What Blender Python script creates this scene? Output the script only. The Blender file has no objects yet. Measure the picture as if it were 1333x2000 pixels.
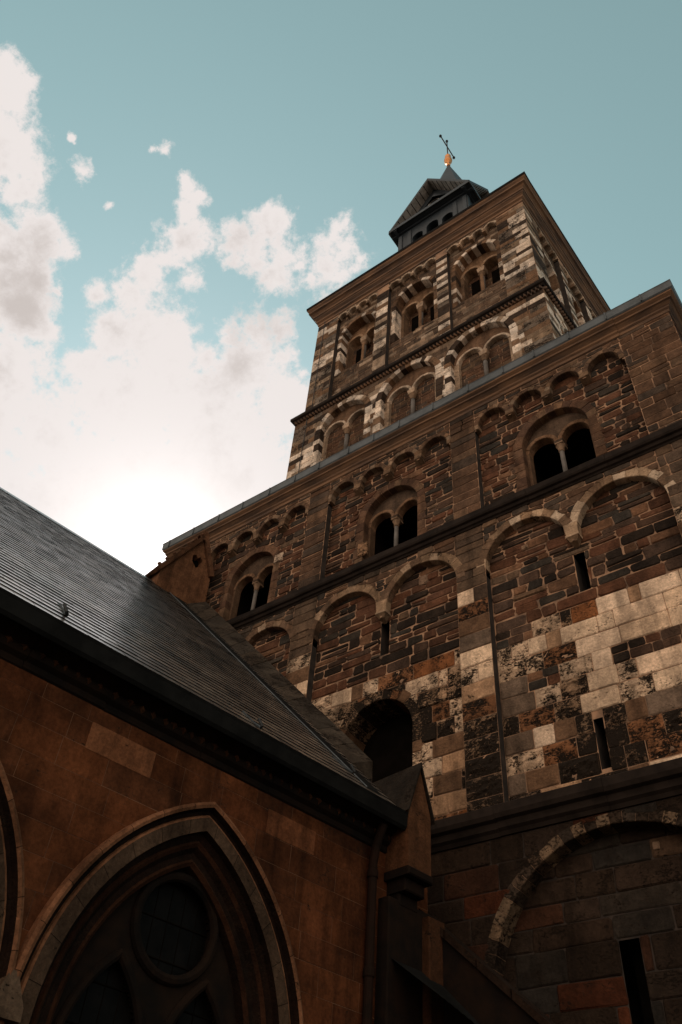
import bpy, bmesh, math, random
from mathutils import Vector, Matrix
R = math.radians
rnd = random.Random(11)

# ------------------------------------------------------------------ camera, sky, sun
scene = bpy.context.scene
scene.render.resolution_x, scene.render.resolution_y = 682, 1024
cam_d = bpy.data.cameras.new("camera"); cam = bpy.data.objects.new("camera", cam_d)
scene.collection.objects.link(cam); scene.camera = cam
cam_d.sensor_fit = 'VERTICAL'; cam_d.sensor_height = 24.0
cam_d.lens = 1612.7 / 2000 * 24.0
cam_d.clip_start = 0.1; cam_d.clip_end = 2000
def rodrigues(r):
    v = Vector(r); return Matrix.Rotation(v.length, 3, v.normalized())
W2C = rodrigues((0.72011565, 0.30355646, -0.57481094))      # world -> (right, down, forward)
C2W = W2C.transposed()
right, down, fwd = C2W.col[0], C2W.col[1], C2W.col[2]
m = Matrix((right, -down, -fwd)).transposed().to_4x4(); m.translation = (0, 0, 1.6)
cam.matrix_world = m

SUN_EL, SUN_AZ = 39.4, -56.1                                # azimuth from +Y towards +X
scene.view_settings.view_transform = 'Standard'; scene.view_settings.look = 'None'
scene.view_settings.exposure = 0.0; scene.view_settings.gamma = 1.0
w = bpy.data.worlds.new("World"); scene.world = w; w.use_nodes = True
nt = w.node_tree; nt.nodes.clear(); N = nt.nodes; L = nt.links
def nd(t, **k):
    n = N.new(t)
    for a, b in k.items(): setattr(n, a, b)
    return n
def math_(op, a, b=None, c=None, clamp=False):
    n = nd('ShaderNodeMath', operation=op, use_clamp=clamp)
    for i, v in enumerate((a, b, c)):
        if v is None: continue
        if isinstance(v, (int, float)): n.inputs[i].default_value = v
        else: L.new(v, n.inputs[i])
    return n.outputs[0]
SKY_STRENGTH = 0.10
sky = nd('ShaderNodeTexSky', sky_type='NISHITA', sun_disc=False, sun_elevation=R(SUN_EL), sun_rotation=R(SUN_AZ),
         altitude=50, air_density=1.0, dust_density=0.25, ozone_density=1.0)
hsv = nd('ShaderNodeHueSaturation'); hsv.inputs['Hue'].default_value = 0.408; hsv.inputs['Saturation'].default_value = 0.60
hsv.inputs['Value'].default_value = 1.46
L.new(sky.outputs[0], hsv.inputs['Color'])
tc = nd('ShaderNodeTexCoord'); nrm = nd('ShaderNodeVectorMath', operation='NORMALIZE'); L.new(tc.outputs['Generated'], nrm.inputs[0])
def px_dir(x, y):
    return (C2W @ Vector((x - 666.5, y - 1000, 1612.7))).normalized()
# cumulus banks, each lump given by where it stands in the sky (direction) and its angular size
LUMPS = [(0,165,62),(25,205,45),(5,290,80),(40,380,58),(65,440,55),(95,470,42),(132,482,22),(15,500,85),(75,550,45),(40,620,70),(85,645,32),(10,730,95),(72,690,30),
         (180,745,58),(225,650,52),(195,578,26),(262,585,48),(300,545,42),(330,505,38),(362,470,46),(396,470,24),(365,402,26),(350,362,20),(378,385,18),(382,545,24),
         (300,640,50),(350,640,40),(330,700,66),(400,695,42),(450,660,36),(500,640,36),(540,645,32),(480,720,76),(560,705,38),(588,725,20),(555,785,66),
         (250,810,120),(400,840,150),(100,860,120),(-30,850,120),(0,1000,200),(250,990,220),(470,940,150),(150,1110,250),
         (470,482,30),(450,500,20),(500,500,32),(522,442,26),(546,436,28),(560,490,36),(540,540,34),(590,482,22),(622,470,32),(652,450,32),(682,480,32),(702,510,22),(640,520,46),(612,540,24),(640,590,28),(592,512,20),
         (160,325,17),(150,265,9),(322,295,16),(300,287,8),(215,400,8),(118,575,12)]
wn_ = nd('ShaderNodeTexNoise'); wn_.inputs['Scale'].default_value = 16; wn_.inputs['Detail'].default_value = 6; wn_.inputs['Roughness'].default_value = .6; L.new(nrm.outputs[0], wn_.inputs['Vector'])
wsub = nd('ShaderNodeVectorMath', operation='SUBTRACT'); L.new(wn_.outputs['Color'], wsub.inputs[0]); wsub.inputs[1].default_value = (.5, .5, .5)
wadd = nd('ShaderNodeVectorMath', operation='MULTIPLY_ADD'); L.new(wsub.outputs[0], wadd.inputs[0]); wadd.inputs[1].default_value = (.042, .042, .042); L.new(nrm.outputs[0], wadd.inputs[2])
acc = None
for (x, y, r) in LUMPS:
    d = px_dir(x, y); e = (px_dir(x + r, y) - d).length
    dist = nd('ShaderNodeVectorMath', operation='DISTANCE'); L.new(wadd.outputs[0], dist.inputs[0]); dist.inputs[1].default_value = d
    v = math_('MULTIPLY_ADD', dist.outputs['Value'], -1.0 / e, 1.0)      # 1 in the middle, 0 on the rim
    v = math_('MULTIPLY', v, min(1.5, max(0.75, r / 45)))
    acc = v if acc is None else math_('SMOOTH_MAX', acc, v, 0.25)
def noise(scale, detail, rough, lac=2.0, vec=None, dist=0.0):
    n = nd('ShaderNodeTexNoise'); n.inputs['Scale'].default_value = scale; n.inputs['Detail'].default_value = detail
    n.inputs['Roughness'].default_value = rough; n.inputs['Distortion'].default_value = dist
    L.new(vec or nrm.outputs[0], n.inputs['Vector']); return n.outputs[0]
n1 = noise(12, 12, 0.66, dist=0.25); n2 = noise(42, 10, 0.7); n4 = noise(120, 6, 0.65); n3 = noise(5, 5, 0.55)
f = math_('ADD', math_('MULTIPLY_ADD', acc, 1.0, 0.20), math_('MULTIPLY_ADD', n1, 2.5, -1.25))
f = math_('ADD', f, math_('ADD', math_('MULTIPLY_ADD', n2, 2.1, -1.05), math_('MULTIPLY_ADD', n4, 0.9, -0.45)))
cm = nd('ShaderNodeMapRange', interpolation_type='SMOOTHSTEP'); cm.inputs[1].default_value = -0.16; cm.inputs[2].default_value = 0.66
L.new(f, cm.inputs[0])
# thick middles are slightly greyer than the lit rims
thick = nd('ShaderNodeMapRange', interpolation_type='SMOOTHSTEP'); thick.inputs[1].default_value = 0.9; thick.inputs[2].default_value = 2.2
L.new(math_('ADD', math_('ADD', math_('MULTIPLY', f, .55), math_('MULTIPLY_ADD', n1, 1.6, -.8)), math_('MULTIPLY_ADD', n3, 4.2, -1.75)), thick.inputs[0])
# brightening of thin cloud around the sun
sd = Vector((math.sin(R(SUN_AZ)) * math.cos(R(SUN_EL)), math.cos(R(SUN_AZ)) * math.cos(R(SUN_EL)), math.sin(R(SUN_EL))))
dd = nd('ShaderNodeVectorMath', operation='DISTANCE'); L.new(nrm.outputs[0], dd.inputs[0]); dd.inputs[1].default_value = sd
glow = nd('ShaderNodeMapRange', interpolation_type='SMOOTHSTEP'); glow.inputs[1].default_value = 0.34; glow.inputs[2].default_value = 0.03
L.new(dd.outputs['Value'], glow.inputs[0])
cc = nd('ShaderNodeMix', data_type='RGBA'); cc.inputs[6].default_value = (8.5, 7.9, 7.65, 1); cc.inputs[7].default_value = (6.1, 5.5, 5.2, 1)
shade = math_('MULTIPLY', thick.outputs[0], math_('SUBTRACT', 1.0, glow.outputs[0]))
L.new(shade, cc.inputs[0])
# bright aureole of the sun inside the cloud
aur = math_('POWER', 2.718, math_('MULTIPLY', dd.outputs['Value'], -1 / .055))
aurv = nd('ShaderNodeVectorMath', operation='SCALE'); L.new(cc.outputs[2], aurv.inputs[0]); L.new(math_('MULTIPLY_ADD', aur, 2.2, 1.0), aurv.inputs['Scale'])
# unseen bright warm cloud added behind the viewer to light the shaded stone
sep = nd('ShaderNodeSeparateXYZ'); L.new(nrm.outputs[0], sep.inputs[0])
bk = nd('ShaderNodeMapRange', interpolation_type='SMOOTHSTEP'); bk.inputs[1].default_value = .10; bk.inputs[2].default_value = .55; L.new(math_('MULTIPLY', sep.outputs[1], -1.0), bk.inputs[0])
bn = nd('ShaderNodeMapRange', interpolation_type='SMOOTHSTEP'); bn.inputs[1].default_value = .34; bn.inputs[2].default_value = .54; L.new(noise(3.5, 8, .6), bn.inputs[0])
skyb = nd('ShaderNodeMix', data_type='RGBA'); L.new(math_('MULTIPLY', bk.outputs[0], bn.outputs[0]), skyb.inputs[0]); L.new(hsv.outputs[0], skyb.inputs[6]); skyb.inputs[7].default_value = (17.5, 14.2, 11.5, 1)
mixc = nd('ShaderNodeMix', data_type='RGBA'); L.new(cm.outputs[0], mixc.inputs[0]); L.new(skyb.outputs[2], mixc.inputs[6]); L.new(aurv.outputs[0], mixc.inputs[7])
bg = nd('ShaderNodeBackground'); bg.inputs[1].default_value = SKY_STRENGTH; L.new(mixc.outputs[2], bg.inputs[0])
out = nd('ShaderNodeOutputWorld'); L.new(bg.outputs[0], out.inputs[0])

sl = bpy.data.lights.new("sun", 'SUN'); sl.energy = 3.5; sl.angle = R(0.5); sl.color = (1.0, 0.93, 0.82)
so = bpy.data.objects.new("sun", sl); scene.collection.objects.link(so)
so.rotation_euler = sd.to_track_quat('Z', 'Y').to_euler(); so.location = (-30, 20, 45)

# ------------------------------------------------------------------ materials
def new_mat(name):
    mt = bpy.data.materials.new(name); mt.use_nodes = True
    t = mt.node_tree; b = t.nodes['Principled BSDF']
    return mt, t, b
def tex_noise(t, scale, detail=4, rough=.6, vec=None, dist=0):
    n = t.nodes.new('ShaderNodeTexNoise'); n.inputs['Scale'].default_value = scale; n.inputs['Detail'].default_value = detail
    n.inputs['Roughness'].default_value = rough; n.inputs['Distortion'].default_value = dist
    if vec: t.links.new(vec, n.inputs['Vector'])
    return n.outputs[0]
def mrange(t, s, a, b, c=0., d=1.):
    n = t.nodes.new('ShaderNodeMapRange'); n.interpolation_type = 'SMOOTHSTEP'
    for i, v in enumerate((a, b, c, d)): n.inputs[i + 1].default_value = v
    t.links.new(s, n.inputs[0]); return n.outputs[0]
def tmath(t, op, a, b):
    n = t.nodes.new('ShaderNodeMath'); n.operation = op
    for i, v in enumerate((a, b)):
        if isinstance(v, (int, float)): n.inputs[i].default_value = v
        else: t.links.new(v, n.inputs[i])
    return n.outputs[0]
def tmix(t, fac, a, b, mode='MIX'):
    n = t.nodes.new('ShaderNodeMix'); n.data_type = 'RGBA'; n.blend_type = mode
    for i, v in ((0, fac), (6, a), (7, b)):
        if isinstance(v, (int, float)): n.inputs[i].default_value = v
        elif isinstance(v, tuple): n.inputs[i].default_value = (*v, 1)
        else: t.links.new(v, n.inputs[i])
    return n.outputs[2]
def bump(t, b, h, strength, dist):
    n = t.nodes.new('ShaderNodeBump'); n.inputs['Strength'].default_value = strength; n.inputs['Distance'].default_value = dist
    t.links.new(h, n.inputs['Height']); t.links.new(n.outputs[0], b.inputs['Normal'])

def stone_material(name, crust=(0.016, 0.0105, 0.0070), bumpd=0.035, grime=0.55, rough=.92):
    """stone: each block's own tint comes from the attribute, alpha = how much black crust and pitting it carries"""
    mt, t, b = new_mat(name)
    at = t.nodes.new('ShaderNodeAttribute'); at.attribute_name = 'tint'
    co = t.nodes.new('ShaderNodeTexCoord').outputs['Object']
    mp = t.nodes.new('ShaderNodeMapping'); mp.inputs['Scale'].default_value = (1, 1, 1.7); t.links.new(co, mp.inputs[0]); co2 = mp.outputs[0]
    fine = tex_noise(t, 22, 6, .65, co); mid = tex_noise(t, 4.5, 5, .6, co); big = tex_noise(t, .8, 4, .6, co)
    v = tmath(t, 'MULTIPLY', mrange(t, fine, .25, .75, .72, 1.22), mrange(t, mid, .25, .75, .72, 1.25))
    v = tmath(t, 'MULTIPLY', v, mrange(t, big, .3, .7, 1 - grime * .5, 1.15))
    ms = t.nodes.new('ShaderNodeMapping'); ms.inputs['Scale'].default_value = (2.6, 2.6, .28); t.links.new(co, ms.inputs[0])
    streak = tex_noise(t, 1.0, 6, .62, ms.outputs[0], .4)
    v = tmath(t, 'MULTIPLY', v, mrange(t, streak, .30, .56, .58, 1.06))
    vc = t.nodes.new('ShaderNodeCombineColor'); [t.links.new(v, vc.inputs[i]) for i in range(3)]
    col = tmix(t, 1.0, at.outputs['Color'], vc.outputs[0], 'MULTIPLY')
    # pits and black gypsum crust, gathered in patches
    pit = tex_noise(t, 17, 9, .78, co2, .5); patch = tex_noise(t, 2.6, 5, .6, co, .6); speck = tex_noise(t, 48, 3, .6, co)
    lvl = tmath(t, 'ADD', tmath(t, 'ADD', tmath(t, 'MULTIPLY', pit, .62), tmath(t, 'MULTIPLY', patch, .38)), tmath(t, 'MULTIPLY', tmath(t, 'SUBTRACT', speck, .5), .10))
    edge = tmath(t, 'SUBTRACT', tmath(t, 'ADD', tmath(t, 'MULTIPLY', at.outputs['Alpha'], .24), .355), lvl)
    halo = mrange(t, edge, -.07, .01, 0., .55)
    mask = mrange(t, edge, -.012, .03)
    col = tmix(t, halo, col, tmix(t, .55, col, (.050, .028, .016)))
    col = tmix(t, mask, col, crust)
    t.links.new(col, b.inputs['Base Color'])
    b.inputs['Roughness'].default_value = rough; b.inputs['Specular IOR Level'].default_value = .08
    h = tmath(t, 'SUBTRACT', tmath(t, 'ADD', tmath(t, 'MULTIPLY', fine, .5), mid), tmath(t, 'MULTIPLY', mask, .6))
    bump(t, b, h, .9, bumpd)
    return mt
def plain_material(name, c1, c2, scale=6, rough=.8, bumpd=.006, metallic=0, stretch=(1, 1, 1), spec=.3, lo=.35, hi=.65):
    mt, t, b = new_mat(name)
    co = t.nodes.new('ShaderNodeTexCoord').outputs['Object']
    mp = t.nodes.new('ShaderNodeMapping'); mp.inputs['Scale'].default_value = stretch; t.links.new(co, mp.inputs[0])
    a = tex_noise(t, scale, 7, .65, mp.outputs[0]); f2 = tex_noise(t, scale * 6, 4, .6, mp.outputs[0])
    col = tmix(t, mrange(t, a, lo, hi), c1, c2)
    t.links.new(col, b.inputs['Base Color']); b.inputs['Roughness'].default_value = rough; b.inputs['Metallic'].default_value = metallic
    b.inputs['Specular IOR Level'].default_value = spec
    if bumpd: bump(t, b, tmath(t, 'ADD', a, tmath(t, 'MULTIPLY', f2, .4)), .6, bumpd)
    return mt
M = {}
M['stone'] = stone_material('weathered_stone')
M['chapel_stone'] = stone_material('orange_sandstone', bumpd=.012, grime=1.25)
M['mortar'] = plain_material('lime_mortar', (.37, .205, .118), (.12, .070, .044), 2.2, .95, .012)
M['chapel_mortar'] = plain_material('fine_lime_joint', (.19, .088, .044), (.06, .028, .015), 2.0, .95, .006)
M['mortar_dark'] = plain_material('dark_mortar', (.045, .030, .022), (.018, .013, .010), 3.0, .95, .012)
M['moulding'] = plain_material('moulded_sandstone', (.170, .086, .043), (.060, .033, .020), 2.2, .9, .012, stretch=(.35, .35, 2.2))
M['string'] = plain_material('sooty_stone', (.012, .008, .006), (.024, .016, .012), 2.5, .95, .015, spec=.1)
M['lead'] = plain_material('lead_sheet', (.040, .044, .046), (.075, .080, .083), 2.0, .6, .006, spec=.35)
M['lead_dark'] = plain_material('dark_lead', (.006, .0055, .005), (.011, .010, .009), 2.0, .85, .004, spec=.04)
M['slate_dark'] = plain_material('blue_slate_cladding', (.006, .010, .014), (.014, .020, .026), 2.4, .6, .006, stretch=(1, 1, .25), spec=.4)
M['soffit'] = plain_material('grey_lead_soffit', (.30, .27, .24), (.17, .15, .13), 2.6, .7, .006)
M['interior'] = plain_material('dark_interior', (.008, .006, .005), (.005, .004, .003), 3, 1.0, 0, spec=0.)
M['iron'] = plain_material('wrought_iron', (.008, .009, .009), (.016, .016, .016), 8, .6, .001)
M['gilt'] = plain_material('gilt_copper', (.62, .27, .10), (.48, .20, .07), 5, .42, .001, metallic=.75, spec=.5)
M['shaft'] = plain_material('grey_shaft_stone', (.13, .108, .092), (.085, .072, .062), 4, .8, .004)
M['glass'] = plain_material('dark_leaded_glass', (.003, .0028, .0025), (.006, .005, .0045), 5, .6, .002, spec=.04)
M['ground'] = plain_material('worn_paving', (.10, .085, .07), (.06, .05, .042), 1.2, .95, .01)
M['chapel_dark'] = plain_material('near_black_chapel_stone', (.014, .007, .004), (.006, .004, .003), 2.5, .95, .012, spec=.1)  # near-black tone for tracery, cornice, corner pier and porch wall
M['pipe'] = plain_material('brown_painted_pipe', (.018, .008, .005), (.010, .006, .004), 3, .8, .001, spec=.05)

# roof slates: rough dark faces with a little sheen
mt, t, b = new_mat('roof_slates')
at = t.nodes.new('ShaderNodeAttribute'); at.attribute_name = 'tint'
co = t.nodes.new('ShaderNodeTexCoord').outputs['Object']
fn = tex_noise(t, 14, 6, .65, co); bgn = tex_noise(t, 1.0, 4, .6, co)
v = tmath(t, 'MULTIPLY', mrange(t, fn, .3, .7, .7, 1.3), mrange(t, bgn, .36, .64, .42, 1.2))
vc = t.nodes.new('ShaderNodeCombineColor'); [t.links.new(v, vc.inputs[i]) for i in range(3)]
t.links.new(tmix(t, 1.0, at.outputs['Color'], vc.outputs[0], 'MULTIPLY'), b.inputs['Base Color'])
b.inputs['Roughness'].default_value = .42; b.inputs['Specular IOR Level'].default_value = 1.0; b.inputs['Coat Weight'].default_value = .95; b.inputs['Coat Roughness'].default_value = .22; b.inputs['Coat IOR'].default_value = 2.0
bump(t, b, fn, .3, .0015); M['slates'] = mt
M['slate_edge_shade'] = plain_material('shaded_slate_edge', (.014, .012, .010), (.006, .005, .005), 9, .95, .003, spec=.05)  # broken slate edges, blackened to paint in the shadow lines between rows

# ------------------------------------------------------------------ mesh building
class Frame:
    def __init__(s, o, u, n): s.o, s.u, s.n = Vector(o), Vector(u).normalized(), Vector(n).normalized()
    def __call__(s, a, z, d=0.): 
        p = s.o + s.u * a + s.n * d; p.z = s.o.z + z; return p
class MB:
    def __init__(s): s.v, s.f, s.c, s.m, s.mats = [], [], [], [], []
    def mi(s, mat):
        if mat not in s.mats: s.mats.append(mat)
        return s.mats.index(mat)
    def face(s, pts, mat, tint=(1, 1, 1, 0)):
        i = len(s.v); s.v.extend(pts); s.f.append(tuple(range(i, i + len(pts)))); s.c.append(tint); s.m.append(s.mi(mat))
    def mesh(s, verts, faces, mat, tint=(1, 1, 1, 0)):
        i = len(s.v); s.v.extend(verts); k = s.mi(mat)
        for f in faces: s.f.append(tuple(i + q for q in f)); s.c.append(tint); s.m.append(k)
    def box(s, F, a0, a1, z0, z1, d0, d1, mat, tint=(1, 1, 1, 0), bev=0.0):
        if bev:
            b = bev
            vs = [F(a0, z0, d0), F(a1, z0, d0), F(a1, z1, d0), F(a0, z1, d0),
                  F(a0, z0, d1 - b), F(a1, z0, d1 - b), F(a1, z1, d1 - b), F(a0, z1, d1 - b),
                  F(a0 + b, z0 + b, d1), F(a1 - b, z0 + b, d1), F(a1 - b, z1 - b, d1), F(a0 + b, z1 - b, d1)]
            fs = [(3, 2, 1, 0), (0, 1, 5, 4), (1, 2, 6, 5), (2, 3, 7, 6), (3, 0, 4, 7), (4, 5, 9, 8), (5, 6, 10, 9), (6, 7, 11, 10), (7, 4, 8, 11), (8, 9, 10, 11)]
        else:
            vs = [F(a, z, d) for d in (d0, d1) for a, z in ((a0, z0), (a1, z0), (a1, z1), (a0, z1))]
            fs = [(3, 2, 1, 0), (4, 5, 6, 7), (0, 1, 5, 4), (1, 2, 6, 5), (2, 3, 7, 6), (3, 0, 4, 7)]
        s.mesh(vs, fs, mat, tint)
    def lathe(s, c, prof, mat, seg=16, tint=(1, 1, 1, 0), axis=None):
        """prof: (radius, height) pairs from the point c up along z"""
        vs, fs = [], []
        for r, h in prof:
            for k in range(seg):
                a = 2 * math.pi * k / seg; vs.append(Vector((c[0] + r * math.cos(a), c[1] + r * math.sin(a), c[2] + h)))
        for i in range(len(prof) - 1):
            for k in range(seg):
                fs.append((i * seg + k, i * seg + (k + 1) % seg, (i + 1) * seg + (k + 1) % seg, (i + 1) * seg + k))
        fs.append(tuple(range(seg))[::-1]); fs.append(tuple((len(prof) - 1) * seg + k for k in range(seg)))
        s.mesh(vs, fs, mat, tint)
    def tube(s, pts, r, mat, seg=8, tint=(1, 1, 1, 0)):
        vs, fs = [], []; n = len(pts)
        for i, p in enumerate(pts):
            d = (pts[min(i + 1, n - 1)] - pts[max(i - 1, 0)]).normalized()
            e1 = d.orthogonal().normalized(); e2 = d.cross(e1)
            if i: 
                e1 = (pe - d * pe.dot(d)).normalized(); e2 = d.cross(e1)
            pe = e1
            rr = r[i] if isinstance(r, (list, tuple)) else r
            for k in range(seg): a = 2 * math.pi * k / seg; vs.append(p + e1 * rr * math.cos(a) + e2 * rr * math.sin(a))
        for i in range(n - 1):
            for k in range(seg): fs.append((i * seg + k, i * seg + (k + 1) % seg, (i + 1) * seg + (k + 1) % seg, (i + 1) * seg + k))
        fs.append(tuple(range(seg))[::-1]); fs.append(tuple((n - 1) * seg + k for k in range(seg)))
        s.mesh(vs, fs, mat, tint)
    def build(s, name, parent=None, smooth=False, label=None):
        me = bpy.data.meshes.new(name); me.from_pydata([tuple(p) for p in s.v], [], s.f)
        for k in s.mats: me.materials.append(M[k])
        me.polygons.foreach_set('material_index', s.m)
        at = me.color_attributes.new('tint', 'FLOAT_COLOR', 'CORNER')
        buf = []
        for f, c in zip(s.f, s.c): buf.extend((c[0] * 1.18, c[1], c[2] * .86, c[3]) * len(f))
        at.data.foreach_set('color', buf)
        if smooth: me.polygons.foreach_set('use_smooth', [True] * len(me.polygons))
        me.update()
        o = bpy.data.objects.new(name, me); scene.collection.objects.link(o)
        if parent: o.parent = parent
        if label: o['label'] = label
        return o
def thing(name, label, cat, loc, group=None):
    o = bpy.data.objects.new(name, None); scene.collection.objects.link(o); o.empty_display_size = .3
    o['label'] = label; o['category'] = cat
    if group: o['group'] = group
    THINGS.append((o, Vector(loc))); return o
THINGS = []
def settle():
    """move every Empty to its thing's base, leaving the parts where they were built"""
    for o, loc in THINGS:
        for ch in o.children: ch.location = -loc
        o.location = loc

# ------------------------------------------------------------------ masonry
def J(a): return rnd.uniform(-a, a)
def var(c, a=.18, crust=None):
    k = 1 + J(a); h = J(a * .25)
    return (max(.004, c[0] * k * (1 + h)), max(.004, c[1] * k), max(.004, c[2] * k * (1 - h)), c[3] if crust is None else crust)
def clip_half(poly, p, n):
    """keep the side of the line through p that n points to"""
    o = []
    for i in range(len(poly)):
        a, b = poly[i], poly[(i + 1) % len(poly)]
        da = (a[0] - p[0]) * n[0] + (a[1] - p[1]) * n[1]; db = (b[0] - p[0]) * n[0] + (b[1] - p[1]) * n[1]
        if da >= 0: o.append(a)
        if (da >= 0) != (db >= 0):
            q = da / (da - db); o.append((a[0] + (b[0] - a[0]) * q, a[1] + (b[1] - a[1]) * q))
    return o
def area(p): return .5 * abs(sum(p[i][0] * p[(i + 1) % len(p)][1] - p[(i + 1) % len(p)][0] * p[i][1] for i in range(len(p))))
class Arch:
    """round headed opening, or a plain rectangle when r_top is 0"""
    def __init__(s, cx, r, spring, sill, head=True): s.cx, s.r, s.spring, s.sill, s.head = cx, r, spring, sill, head
    def interval(s, x, grow=0.):
        d = abs(x - s.cx)
        if d >= s.r + grow: return None
        return (s.sill, s.spring + (math.sqrt((s.r + grow) ** 2 - d * d) if s.head else 0))
    def cut(s, polys, grow):
        Rr = s.r + grow; res = []
        for p in polys:
            us = [q[0] for q in p]; zs = [q[1] for q in p]; zc = sum(zs) / len(zs)
            top = s.spring + (Rr if s.head else 0)
            if max(us) <= s.cx - Rr or min(us) >= s.cx + Rr or zc < s.sill or min(zs) >= top: res.append(p); continue
            parts = [p]
            if min(us) < s.cx - Rr * .25 and max(us) > s.cx + Rr * .25 and zc < s.spring + (Rr * .62 if s.head else 0):
                parts = [clip_half(p, (s.cx, 0), (-1, 0)), clip_half(p, (s.cx, 0), (1, 0))]
            for q in parts:
                if len(q) < 3: continue
                uc = sum(a for a, _ in q) / len(q); zc = sum(b for _, b in q) / len(q)
                if s.head and zc > s.spring:
                    dx, dz = uc - s.cx, zc - s.spring; l = math.hypot(dx, dz) or 1; n = (dx / l, dz / l)
                    q = clip_half(q, (s.cx + n[0] * Rr, s.spring + n[1] * Rr), n)
                elif zc <= s.spring:
                    sg = 1 if uc > s.cx else -1
                    q = clip_half(q, (s.cx + sg * Rr, 0), (sg, 0))
                if len(q) >= 3 and area(q) > .004: res.append(q)
        return res
def put_stone(mb, F, poly, d0, h, tint, gap, cham, jit, mat='stone'):
    us = [q[0] for q in poly]; zs = [q[1] for q in poly]; wu, wz = max(us) - min(us), max(zs) - min(zs)
    if wu < gap * 2.6 or wz < gap * 2.6: return
    cu, cz = (max(us) + min(us)) / 2, (max(zs) + min(zs)) / 2
    p = [(cu + (a - cu) * (1 - 2 * gap / wu), cz + (b - cz) * (1 - 2 * gap / wz)) for a, b in poly]
    c = min(cham, wu * .3, wz * .33); ring = []; n = len(p)
    for i in range(n):
        q, a, b = p[i], p[i - 1], p[(i + 1) % n]
        for o, k in ((a, 0), (b, 1)):
            l = math.hypot(o[0] - q[0], o[1] - q[1]) or 1; cc = min(c * (1.6 if k == (i % 2) else .8) * rnd.uniform(.6, 1.2), l * .35)
            ring.append((q[0] + (o[0] - q[0]) / l * cc + J(jit), q[1] + (o[1] - q[1]) / l * cc + J(jit)))
    b = min(.022, wz * .16, wu * .16) if h > .006 else .003; tl, tu = J(h * .45), J(h * .3)
    outer = [F(a, z, d0 - .03) for a, z in ring]; mid = [F(a, z, d0 + h * .45) for a, z in ring]
    fr = [(cu + (a - cu) * (1 - 2 * b / wu), cz + (z - cz) * (1 - 2 * b / wz)) for a, z in ring]
    front = [F(a, z, d0 + h + tl * (z - cz) / wz * 2 + tu * (a - cu) / wu * 2) for a, z in fr]
    k = len(ring)
    fs = [(i, (i + 1) % k, k + (i + 1) % k, k + i) for i in range(k)] + [(k + i, k + (i + 1) % k, 2 * k + (i + 1) % k, 2 * k + i) for i in range(k)] + [tuple(2 * k + i for i in range(k))]
    mb.mesh(outer + mid + front, fs, mat, tint)
from mathutils import noise as mnoise
def put_rough(mb, F, x0, x1, z0, z1, d0, relief, tint, gap=.006, mat='stone', step=.045):
    """eroded ashlar: a finely broken face, the hollows holding more crust"""
    x0, x1, z0, z1 = x0 + gap, x1 - gap, z0 + gap, z1 - gap
    nx, nz = max(3, int((x1 - x0) / step)), max(3, int((z1 - z0) / step)); off = Vector((rnd.random() * 50, rnd.random() * 50, 7)); H = []
    for j in range(nz + 1):
        for i in range(nx + 1):
            a, z = x0 + (x1 - x0) * i / nx, z0 + (z1 - z0) * j / nz
            e = min(i, nx - i, j * 1.3, (nz - j) * 1.3); ed = min(1., .15 + e * .42)
            h = mnoise.fractal(Vector((a * 5.5, z * 8.5, 0)) + off, .9, 2.1, 4) + .25 * J(1)
            H.append((h, F(a + J(step * .25) * (0 < i < nx), z + J(step * .25) * (0 < j < nz), d0 + relief * (.5 + .75 * h) * ed)))
    vs = [p for _, p in H]; fs = []; i0 = len(mb.v); mb.v.extend(vs); k = mb.mi(mat)
    for j in range(nz):
        for i in range(nx):
            q = [j * (nx + 1) + i, j * (nx + 1) + i + 1, (j + 1) * (nx + 1) + i + 1, (j + 1) * (nx + 1) + i]; h = sum(H[t][0] for t in q) / 4
            for tri in ((q[0], q[1], q[2]), (q[0], q[2], q[3])):
                mb.f.append(tuple(i0 + t for t in tri)); mb.c.append((tint[0], tint[1], tint[2], min(1., max(0., tint[3] - h * .38)))); mb.m.append(k)
    ring = [i for i in range(nx + 1)] + [j * (nx + 1) + nx for j in range(1, nz + 1)] + [nz * (nx + 1) + i for i in range(nx - 1, -1, -1)] + [j * (nx + 1) for j in range(nz - 1, 0, -1)]
    b0 = len(mb.v); mb.v.extend(vs[i] + F.n * -.05 for i in ring)
    for q in range(len(ring)):
        mb.f.append((i0 + ring[q], i0 + ring[(q + 1) % len(ring)], b0 + (q + 1) % len(ring), b0 + q)); mb.c.append(tint); mb.m.append(k)
def rows_between(z0, z1, h0, h1):
    hs = []
    while sum(hs) < z1 - z0: hs.append(rnd.uniform(h0, h1))
    if len(hs) > 1 and sum(hs) - (z1 - z0) > hs[-1] * .5: hs.pop()
    k = (z1 - z0) / sum(hs); z = z0; res = []
    for h in hs: res.append((z, z + h * k)); z += h * k
    return res
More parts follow.
